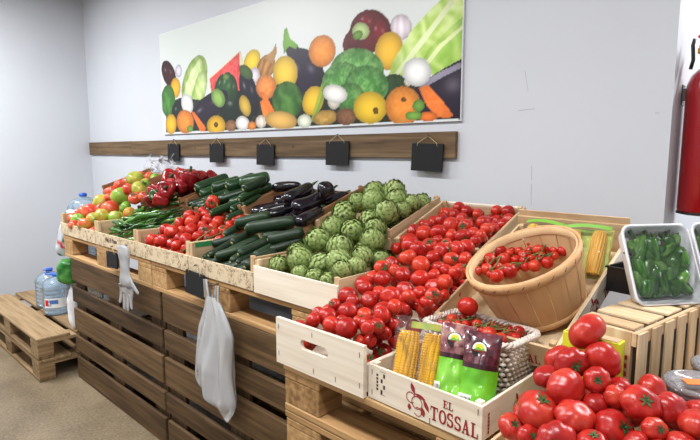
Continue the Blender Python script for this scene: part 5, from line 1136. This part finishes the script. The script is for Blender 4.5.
def pillow(w, h, d, fn=None, nu=18, nv=22, crimp=.03, rs=None):
    """soft bag: x across, z up, y depth; two closed sheets meeting at the edges"""
    m = MB(); rs = rs or random.Random(1)
    tb = [[rs.uniform(-1, 1) for _ in range(40)] for _ in range(40)]
    def bump(u, v):
        x, y = u*7, v*9; i, j = int(x), int(y); fx, fy = x-i, y-j
        return (tb[i][j]*(1-fx)+tb[i+1][j]*fx)*(1-fy)+(tb[i][j+1]*(1-fx)+tb[i+1][j+1]*fx)*fy
    for s in (-1, 1):
        def f(u, v):
            e = (max(0, 1-abs(2*u-1)**2.6))**.55 * (max(0, min(1, min(v, 1-v)/.22)))**.6
            if fn: e *= fn(v)
            wv = w*(1-.06*math.sin(PI*v))
            return ((u-.5)*wv, s*(d/2*e)*(1+.22*bump(u, v))+ .002*bump(v, u), v*h)
        m.sheet(f, nu, nv)
    return m
def pack_frame(x, y, z, rz, lean, name, label, cat, group=None):
    return empty(name, (x, y, z), (-lean, 0, rz), label, cat, group)
t = pack_frame(-.716, .985, .876, rad(20), rad(22), 'corn_pack', 'clear pack of two yellow corn cobs leaning in the EL TOSSAL crate', 'corn pack')
for x, r in ((-.032, .0305), (.033, .031)):
    place('corn_cob', COB, (x, -.004, .004), None, (r, r, .160), t)
pillow(.150, .200, .078, nu=18, nv=22, rs=random.Random(5)).obj('film_wrap', 'pack_film', t)
m = MB().sheet(lambda u, v: (-.030+.075*u, -.004-.004*math.sin(PI*u), .172+.016*v), 6, 4); m.obj('printed_label', 'net_pack', t)
def salad_bag(x, y, z, rz, lean, label, seed):
    t = pack_frame(x, y, z, rz, lean, 'salad_bag', label, 'salad bag', 'green and purple salad bags')
    w, h, d = .086, .205, .050
    base = pillow(w, h, d, nu=20, nv=36, rs=random.Random(seed))
    # one soft bag in three printed zones
    def zone(z0, z1, name, mat, grow=0):
        m = MB(); keep = []
        for f in base.f:
            zc = sum(base.v[i][2] for i in f)/4/h
            if z0 <= zc < z1: keep.append(f)
        idx = sorted({i for f in keep for i in f}); mp = {i: k for k, i in enumerate(idx)}
        m.add([base.v[i] for i in idx], [tuple(mp[i] for i in f) for f in keep])
        return m.obj(name, mat, t)
    zone(-.1, .60, 'green_lower_bag', 'pouch_green'); zone(.60, .66, 'dark_band', 'pouch_band'); zone(.66, .76, 'purple_band', 'pouch_purple'); zone(.76, 1.1, 'upper_bag', 'pouch_purple')
    yb = -.5*d*.92
    def disc(cx, cz, r, mat, name, dy, a0=0, a1=360, par=t):
        m = MB(); n = 28
        m.poly([(cx+r*math.cos(rad(a0+(a1-a0)*i/n)), cz+r*math.sin(rad(a0+(a1-a0)*i/n))*.92) for i in range(n if a1-a0 == 360 else n+1)], yb-dy-.0006, yb-dy+.004)
        return m.obj(name, mat, par)
    e = disc(0, .168, .0185, 'ink_black', 'emblem', .0)
    disc(0, .1695, .0155, 'label_white', 'emblem_dome', .0008, -12, 192, e)
    disc(0, .1705, .0105, 'label_yellow', 'emblem_sun', .0014, 0, 180, e)
    m = MB(); m.poly([(-.013, .1665), (.013, .1665), (.010, .1715), (.004, .1695), (-.002, .1735), (-.008, .170)], yb-.0026, yb); m.obj('emblem_hills', 'label_green', e)
    m = MB(); m.box(-.011, .011, yb-.0022, yb, .1632, .1656); m.obj('emblem_bar', 'print_red', e)
    MB().box(-.036, -.006, yb-.0004, yb+.006, .040, .068).obj('price_label', 'label_white', t)
    m = MB()
    for k in range(9): m.box(-.034+k*.003, -.034+k*.003+(.0016 if k % 3 else .0009), yb-.0009, yb-.0003, .044, .062)
    m.obj('bar_marks', 'ink_black', t)
salad_bag(-.622, .987, .876, rad(15), rad(20), 'green and purple salad bag between the corn pack and the other salad bag', 3)
salad_bag(-.550, .975, .876, rad(14), rad(18), 'green and purple salad bag at the right end of the EL TOSSAL crate', 8)

MT = Matrix.Translation(Vector((-.800, cy, cz))) @ Matrix.Rotation(TLT, 4, 'X')
def husk_pack(lx, ly, lz, rx, rz, label):
    t = empty('corn_pack', (0, 0, 0), label=label, cat='corn pack', group='netted corn packs in the tilted crate')
    t.matrix_world = MT @ Matrix.Translation((lx, ly, lz)) @ Matrix.Rotation(rz, 4, 'Z') @ Matrix.Rotation(rx, 4, 'X')
    pillow(.145, .165, .050, nu=18, nv=22, rs=random.Random(int(lx*1000))).obj('net_bag', 'pack_film', t)
    for k, x in enumerate((-.036, .034)):
        o = place('corn_cob', COB, (x, .0, .012), None, (.022, .019, .135), t); o.data = HUSK
    m = MB().sheet(lambda u, v: (-.068+.136*u, .012, .004+.158*v), 6, 6); m.obj('printed_backing', 'net_pack', t)
    m = MB().sheet(lambda u, v: (-.066+.132*u, -.024*math.sin(PI*(.12+.76*u)), .150+.012*v), 8, 3); m.obj('printed_header', 'label_green', t)
    m = MB(); m.box(-.050, -.008, -.0275, -.0268, .050, .095, bv=.0); m.obj('white_label', 'label_white', t)
HUSK = COB.copy(); HUSK.materials.clear(); HUSK.materials.append(MATS['husk_corn'])
husk_pack(.272, .345, .040, rad(-58), rad(6), 'netted corn pack with a white label in the tilted fruit crate')
husk_pack(.100, .385, .030, rad(-66), rad(-4), 'netted corn pack behind the round splint basket')

# ------------------------------------------------------------------ foam trays of small green peppers
def tray(o, u, lean, roll, W, H_, label, seed, plab):
    u = Vector(u).normalized(); back = Vector((-u.y, u.x, 0))
    up = (Vector((0, 0, 1))*math.cos(lean)+back*math.sin(lean)).normalized()
    nrm = u.cross(up).normalized()      # towards the viewer side
    if nrm.dot(back) > 0: nrm = -nrm
    M_ = Matrix((( u.x, -nrm.x, up.x, o[0]), (u.y, -nrm.y, up.y, o[1]), (u.z, -nrm.z, up.z, o[2]), (0, 0, 0, 1))) @ Matrix.Rotation(roll, 4, 'Y')
    t = empty('foam_tray', (0, 0, 0), label=label, cat='tray'); t.matrix_world = M_
    # tray: local x right, z up, y into the tray back; rounded rectangle rings
    def ring(ins, y, n=8):
        w, h, r = W/2-ins, H_/2-ins, max(.004, .026-ins*.6); P = []
        for cx, cz, a0 in ((w-r, h-r, 0), (-(w-r), h-r, 90), (-(w-r), -(h-r), 180), (w-r, -(h-r), 270)):
            for k in range(n+1):
                a = rad(a0+90*k/n); P.append((W/2+cx+r*math.cos(a), y, H_/2+cz+r*math.sin(a)))
        return P
    def shell(rings):
        m = MB(); n = len(rings[0])
        for r in rings: m.v += r; m.col += [None]*n
        for j in range(len(rings)-1):
            for k in range(n):
                l = (k+1) % n; m.f.append((j*n+k, j*n+l, (j+1)*n+l, (j+1)*n+k)); m.mi.append(0); m.sm.append(True)
        return m, n
    m, n = shell([ring(.026, .030), ring(.016, .028), ring(.009, .002), ring(.006, -.002), ring(.001, -.003), ring(0, .001), ring(.003, .004), ring(.012, .032), ring(.022, .035)])
    m.f.append(tuple(range(n))); m.f.append(tuple(range(8*n, 9*n))); m.mi += [0, 0]; m.sm += [False, False]
    m.obj('foam_shell', 'foam_white', t)
    rs = random.Random(seed)
    tb = [[rs.uniform(-1, 1) for _ in range(16)] for _ in range(16)]
    def film(a, b):
        x, y = a*9, b*9; i, j = int(x), int(y); fx, fy = x-i, y-j; fx = fx*fx*(3-2*fx); fy = fy*fy*(3-2*fy)
        k = (tb[i][j]*(1-fx)+tb[i+1][j]*fx)*(1-fy)+(tb[i][j+1]*(1-fx)+tb[i+1][j+1]*fx)*fy
        e = math.sin(PI*a)**.5*math.sin(PI*b)**.5
        return (.004+(W-.008)*a, -.0036-.004*e+.0045*k*e, .004+(H_-.008)*b)
    MB().sheet(film, 40, 40).obj('stretch_film', 'clear_film', t)
    out = []
    nx, nz = 5, 6
    for j in range(nz):
        for i in range(nx):
            x = .034+(W-.068)*(i+.5*(j % 2)*.6)/(nx-1+.3)+rs.uniform(-.006, .006); z = .036+(H_-.072)*j/(nz-1)+rs.uniform(-.006, .006)
            L = rs.uniform(.066, .086); r = rs.uniform(.0135, .017)
            a = rs.gauss(PI/2, .6)
            d = Vector((math.cos(a), rs.uniform(-.06, .06), math.sin(a))).normalized()
            c = Vector((x, .0125+rs.uniform(-.002, .002), z))
            p = c-d*L/2
            tip = p+d*L
            for e in (p, tip):
                e.x = max(.026, min(W-.026, e.x)); e.z = max(.024, min(H_-.032, e.z))
            d = tip-p
            q1 = M_ @ p; q2 = M_ @ (p+d)
            a_, q, L = along(q1, q2)
            w_ = f'{where(i, nx)} of the {rowname(j, nz)}'
            veg('small_green_pepper', PADR[(i+j) % 2], 'stem', CSTEM, a_, q, (r, r, L), f'small green pepper under film, {w_}, {plab}', 'green pepper', 'small green peppers in '+plab)
    return t
tray((-.339, 1.357, 1.1075), (.612, .79, 0), rad(24), rad(0), .187, .205, 'white foam tray of small green peppers under film, leaning on the slatted crate', 21, 'left foam tray')
tray((-.222, 1.525, 1.1075), (.612, .79, 0), rad(24), rad(0), .187, .205, 'second foam tray of green peppers, cut off at the right edge', 33, 'right foam tray')
t = crate('black_crate', (-.43, 1.475, 1.1075), rad(-8), 0, .10, .20, .075, .075, 'black plastic crate behind the foam tray on the slatted crate', wd='poplar') if False else None
t = empty('black_tub', (-.385, 1.545, 1.1075), (0, 0, rad(-9)), 'black plastic box behind the left foam tray', 'box')
m = MB(); m.box(-.048, .045, -.085, .085, 0, .003); 
for a in ((-.048, -.045, -.085, .085), (.042, .045, -.085, .085), (-.045, .042, -.085, -.082), (-.045, .042, .082, .085)): m.box(a[0], a[1], a[2], a[3], .003, .062)
m.obj('box_body', 'black_plastic', t); m = MB()
for a in ((-.052, -.045, -.089, .089), (.042, .049, -.089, .089), (-.052, .049, -.089, -.082), (-.052, .049, .082, .089)): m.box(a[0], a[1], a[2], a[3], .0625, .067)
m.obj('rim', 'black_plastic', t)

# ------------------------------------------------------------------ lidded tubs
def tub(x, y, label, sticker):
    t = empty('lidded_tub', (x, y, .9435), label=label, cat='tub', group='clear lidded tubs at the right edge')
    MB().lathe([(0, .001), (.048, .001), (.051, .006), (.058, .078), (.0595, .08)], 40).obj('tub_body', 'lid_plastic', t)
    MB().lathe([(0, .004), (.046, .004), (.054, .068), (0, .071)], 32).obj('dark_fill', 'dark_food', t)
    m = MB().lathe([(.0595, .078), (.0635, .079), (.0635, .088), (.060, .0895), (.054, .089), (.052, .085), (0, .086)], 44)
    l = m.obj('lid', 'lid_plastic', t)
    if sticker:
        MB().poly([(-.02, -.012), (.016, -.014), (.019, .012), (-.018, .014)], -.0006, 0).obj('orange_sticker', 'orange_sticker', l, (-.010, .0, .0868), (-PI/2, 0, rad(40)))
tub(-.172, 1.170, 'clear lidded tub with an orange sticker at the right edge', True)
tub(-.150, 1.305, 'clear lidded tub without sticker, behind the one with the orange sticker', False)

# ------------------------------------------------------------------ water jugs
def jug(x, y, z, rz, label, label_part=True, cap='cap_blue', handle=True):
    t = empty('water_jug', (x, y, z), (0, 0, rz), label, 'water jug', 'big clear water jugs by the stand')
    prof = [(.0, .002), (.085, .0), (.096, .008), (.099, .02)]
    for k in range(6):
        z0 = .03+k*.029; prof += [(.099, z0), (.0955, z0+.006), (.0955, z0+.010), (.099, z0+.016)]
    prof += [(.099, .205), (.094, .225), (.078, .248), (.050, .264), (.026, .272), (.022, .276), (.022, .284)]
    sq = lambda a, f: 1+.05*math.cos(4*a)*(1 if f < .85 else 0)
    MB().lathe(prof, 40, rf=sq).obj('bottle', 'jug_plastic', t)
    MB().lathe([(0, .278), (.025, .278), (.026, .281), (.026, .297), (.022, .2985), (0, .2985)], 24).obj('cap', cap, t)
    if not handle: MB().lathe([(.0, .2988), (.017, .2988), (.017, .3005), (0, .301)], 20).obj('cap_button', 'black_plastic', t)
    if label_part:
        MB().sheet(lambda u, v: (.1025*math.cos(-1.9+1.5*u), .1025*math.sin(-1.9+1.5*u), .062+.07*v), 14, 4).obj('paper_label', 'label_white', t)
        MB().sheet(lambda u, v: (.1032*math.cos(-1.5+.55*u), .1032*math.sin(-1.5+.55*u), .09+.03*v), 8, 3).obj('label_badge', 'label_blue', t)
        MB().sheet(lambda u, v: (.1032*math.cos(-1.85+.25*u), .1032*math.sin(-1.85+.25*u), .075+.045*v), 5, 3).obj('label_badge', 'bright_red', t)
    if handle:
        m = MB(); pts = [(.026, 0, .277)]+[(.026+.040*math.sin(PI*k/12)*1.5, .02*math.sin(2*PI*k/24), .277+.022*math.sin(PI*k/12)) for k in range(1, 12)]
        q = [(-.02-.055*(1-math.cos(2*PI*k/20))/2*1.0, .026*math.sin(2*PI*k/20), .288+.012*(1-math.cos(2*PI*k/20))/2) for k in range(20)]
        m.tube(q, .0048, 8, closed=True); m.obj('carry_handle', 'blue_plastic', t)
jug(-4.195, 1.262, .2885, rad(40), 'water jug standing in front on the upper floor pallet, nearest the aisle')
jug(-4.42, 1.285, .2885, rad(150), 'water jug with a raised blue handle behind the nearest jug', cap='cap_blue')
tier = ['bottom', 'middle', 'top']
for k in range(3):
    jug(-3.865, 1.372, .2885+.3015*k, rad(200+30*k), f'water jug, {tier[k]} one of the front stack beside the stand', k < 2, handle=False)
    jug(-3.925, 1.585, .2885+.3015*k, rad(60+50*k), f'water jug, {tier[k]} one of the rear stack beside the stand', k < 2, cap='black_plastic' if k == 2 else 'cap_blue', handle=False)

# ------------------------------------------------------------------ bags at the left end of the stand
def sack(loc, rot, w, h, d, name, mat, label, cat, seed, col=None):
    rs = random.Random(seed); tb = [[[rs.uniform(-1, 1) for _ in range(9)] for _ in range(9)] for _ in range(9)]
    def nz(x, y, z):
        x, y, z = (x+1)*3, (y+1)*3, (z+1)*3
        i, j, k = int(x), int(y), int(z); f, g, e = x-i, y-j, z-k
        L = lambda a, b, t: a+(b-a)*t
        return L(L(L(tb[i][j][k], tb[i+1][j][k], f), L(tb[i][j+1][k], tb[i+1][j+1][k], f), g), L(L(tb[i][j][k+1], tb[i+1][j][k+1], f), L(tb[i][j+1][k+1], tb[i+1][j+1][k+1], f), g), e)
    def fn(a, t):
        s = math.sin(t)**.55; x, y, z = s*math.cos(a), s*math.sin(a), -math.copysign(abs(math.cos(t))**.7, -math.cos(t))
        n = 1+.16*nz(x*.99, y*.99, z*.99)
        return (x*w/2*n, y*d/2*n, h/2+z*h/2*(1+.05*nz(y*.9, x*.9, z*.9)))
    m = ball(28, 22, fn)
    if col: m.col = [col(v) for v in m.v]
    o = m.obj(name, mat, None, loc, rot); prop(o, label, cat)
    return o
sack((-3.715, 1.235, .2885), (0, 0, .3), .09, .30, .12, 'white_bag', 'foam_white', 'crumpled white bag squeezed between the water jug and the stand', 'bag', 4)
sack((-3.72, 1.21, .60), (0, 0, .2), .15, .17, .16, 'green_bag', 'green_sack', 'crumpled leafy green bag beside the top left corner of the stand', 'bag', 6)
def stripes(v):
    k = v[2]*.8+v[0]*.55+.03*math.sin(v[1]*40)
    q = k*9 % 1
    return srgb(196, 40, 48) if .40 < q < .58 else (srgb(52, 110, 70) if .72 < q < .94 else srgb(206, 214, 222))
sack((-3.85, 1.215, .775), (rad(-4), rad(18), .3), .12, .33, .12, 'striped_bag', 'striped_bag', 'red, green and white striped bag slumped at the left end of the stand', 'bag', 9, stripes)

# clear plastic left behind the rear left crates
def crumple():
    rs = random.Random(12); tb = [[rs.uniform(-1, 1) for _ in range(14)] for _ in range(14)]
    def nz(x, y):
        i, j = int(x), int(y); f, g = x-i, y-j
        return (tb[i][j]*(1-f)+tb[i+1][j]*f)*(1-g)+(tb[i][j+1]*(1-f)+tb[i+1][j+1]*f)*g
    m = MB().sheet(lambda u, v: (-.21+.42*u+.02*nz(u*9, v*5), .05*nz(u*8, v*7)+.03*v, (.17)*v*(1-.25*nz(u*6, 2)**2)+.02*nz(u*10, v*8)), 36, 16)
    o = m.obj('clear_bag', 'lid_plastic', None, (-3.82, 1.93, 1.275), (rad(12), 0, rad(-4)))
    prop(o, 'crumpled clear plastic bag behind the left tomatoes against the wall', 'bag')
crumple()

# ------------------------------------------------------------------ what hangs on the stand front
chalk_sign(-2.875, 1.150, .936, .135, .088, 'small blank chalkboard hanging on the stand front left of the plastic glove', 'chalkboards on the stand front', tilt=rad(-2), hang=.03)
chalk_sign(-2.005, 1.148, .962, .150, .104, 'small blank chalkboard hanging on the stand front above the plastic bag', 'chalkboards on the stand front', tilt=rad(2), hang=.03)

def glove():
    me = bpy.data.meshes.new('glove_cage')
    J = [((0, 0, 0), .052), ((0, 0, -.05), .044), ((.002, 0, -.11), .036), ((.003, 0, -.16), .038), ((.004, 0, -.20), .045), ((.006, 0, -.235), .046)]
    fing = [(-.034, -.050, .065, .011), (-.012, -.016, .088, .012), (.012, .010, .090, .012), (.034, .040, .072, .011)]
    V = [j[0] for j in J]; Rr = [j[1] for j in J]; E = [(i, i+1) for i in range(len(J)-1)]
    tip = len(J)-1
    for x0, x1, l, r in fing:
        b = len(V)
        V += [(x0+.005, 0, -.255), ((x0+x1)/2, .0, -.26-l*.5), (x1, -.004, -.26-l)]; Rr += [.015, r, r*.8]
        E += [(tip, b), (b, b+1), (b+1, b+2)]
    b = len(V); V += [(.050, 0, -.195), (.078, -.004, -.215), (.098, -.004, -.232)]; Rr += [.017, .013, .010]; E += [(4, b), (b, b+1), (b+1, b+2)]
    me.from_pydata(V, E, [])
    o = bpy.data.objects.new('glove_cage', me); C.objects.link(o)
    sk = o.modifiers.new('s', 'SKIN'); sub = o.modifiers.new('u', 'SUBSURF'); sub.levels = 2; sub.render_levels = 2
    for i, v in enumerate(me.skin_vertices[0].data): v.radius = (Rr[i], Rr[i]); v.use_root = (i == 0)
    dg = bpy.context.evaluated_depsgraph_get()
    out = bpy.data.meshes.new_from_object(o.evaluated_get(dg)); bpy.data.objects.remove(o)
    for v in out.vertices:
        k = math.sin(v.co.x*130+v.co.z*40)*.10+math.sin(v.co.z*95)*.08
        v.co.y = v.co.y*(.34+k*.5)
        v.co.x *= 1.55+.05*math.sin(v.co.z*70)
    for p in out.polygons: p.use_smooth = True
    out.materials.clear(); out.materials.append(MATS['glove_plastic'])
    t = empty('plastic_glove', (-2.650, 1.118, 1.010), (0, 0, 0), 'clear disposable glove hanging fingers down from the stand front', 'glove')
    place('glove_body', out, (0, 0, 0), parent=t)
    MB().lathe([(.0, 0), (.004, .001), (.004, .022)], 8).obj('mounting_nail', 'steel', t, (0, .022, -.008), (PI/2, 0, 0))
glove()

def hanging_bag():
    t = empty('plastic_bag', (-1.825, 1.116, .928), (0, 0, 0), 'translucent white carrier bag hanging on the front of the stand', 'bag')
    rs = random.Random(5); ph = [rs.uniform(0, 6.28) for _ in range(8)]
    H_ = .475
    def body(u, v):
        a = 2*PI*u
        w = .035+.078*min(1, v/.30)**.8 if v < .30 else .113+.018*math.sin((v-.3)*2.2)
        if v > .82: w *= 1-.45*((v-.82)/.18)**1.5
        d = .016+.040*min(1, v*1.6)**1.2
        if v > .88: d *= max(.12, 1-((v-.88)/.12)**1.2)
        fold = 1+.16*math.sin(5*a+ph[0]+3*v)+.12*math.sin(9*a+ph[1]-5*v)+.05*math.sin(14*a+ph[2]+9*v)*(1-.5*v)
        sx = .03*v-.02*v*v+.012*math.sin(v*7)
        return (w*math.cos(a)*(1+.06*math.sin(3*v*PI+ph[3]+2*a))+sx, -d*math.sin(a)*fold*.9, -.03-H_*v-.035*math.cos(a*1.0+.4)*v*v-.012*math.sin(3*a+ph[4])*v)
    MB().sheet(body, 72, 40, closed=True).obj('bag_body', 'bag_plastic', t)
    def ear(cx, s, l):
        def f(u, v):
            a = 2*PI*u
            return (cx+s*.010*v+(.020-.006*v)*math.cos(a)*(1+.3*math.sin(3*a+ph[5])), -(.008)*math.sin(a)*(1+.3*math.sin(2*a+ph[6])), -.045+l*v)
        return MB().sheet(f, 20, 10, closed=True)
    ear(-.034, -1, .075).obj('bag_handle', 'bag_plastic', t); ear(.032, 1, .062).obj('bag_handle', 'bag_plastic', t)
    MB().lathe([(.0, 0), (.004, .001), (.004, .035)], 8).obj('nail', 'steel', t, (-.02, .045, .008), (PI/2, 0, 0))
hanging_bag()

# ------------------------------------------------------------------ lamps, camera
def ceiling_light(x, y, rz, label):
    t = empty('ceiling_light', (x, y, ZC-.055), (0, 0, rz), label, 'ceiling light', 'ceiling lights')
    m = MB(); m.box(-.62, .62, -.15, .15, .02, .055, bv=.004); m.obj('housing', 'foam_white', t)
    MB().box(-.59, .59, -.12, .12, .008, .019).obj('diffuser', 'lamp_diffuser', t)
m, n, out = nt('lamp_diffuser')
e = N(n, 'ShaderNodeEmission'); e.inputs[0].default_value = (1, .98, .95, 1); e.inputs[1].default_value = 3
n.links.new(e.outputs[0], out.inputs[0])
LIGHTS = [(-4.4, .35, 195), (-2.2, .3, 95), (-.3, .2, 95), (-3.6, -2.6, 90), (-.6, -2.6, 90), (.6, 2.9, 170)]  # last one, in the recess, is added to brighten the return wall
for i, (x, y, pw) in enumerate(LIGHTS):
    ceiling_light(x, y, 0, 'long white ceiling light, ' + ['left one near the stand', 'middle one near the stand', 'right one near the stand', 'left one over the aisle', 'right one over the aisle', 'one added in the recess to brighten the return wall'][i])
    l = bpy.data.lights.new('ceiling_lamp', 'AREA'); l.shape = 'RECTANGLE'; l.size = 1.18; l.size_y = .24; l.energy = pw*.55; l.color = (.965, .985, 1)
    o = bpy.data.objects.new('ceiling_lamp', l); o.location = (x, y, ZC-.06); C.objects.link(o)
w = bpy.data.worlds.new('World'); S.world = w; w.use_nodes = True
w.node_tree.nodes['Background'].inputs[0].default_value = (.85, .92, 1, 1); w.node_tree.nodes['Background'].inputs[1].default_value = .3

cam = bpy.data.cameras.new('camera'); cam.sensor_width = 36; cam.lens = 27.0; cam.clip_start = .02
co = bpy.data.objects.new('camera', cam); C.objects.link(co)
a, p = 0.812613, math.atan2(68, 525)   # heading from -X, and tilt down
fwd = Vector((-math.cos(a)*math.cos(p), math.sin(a)*math.cos(p), -math.sin(p)))
co.location = (0, 0, 1.475); co.rotation_euler = fwd.to_track_quat('-Z', 'Y').to_euler()
S.camera = co
vs = S.view_settings
vs.view_transform = 'Standard'; vs.look = 'None'; vs.gamma = 1; vs.use_curve_mapping = False; vs.exposure = -0.26
S.cycles.max_bounces = 8; S.cycles.transparent_max_bounces = 16
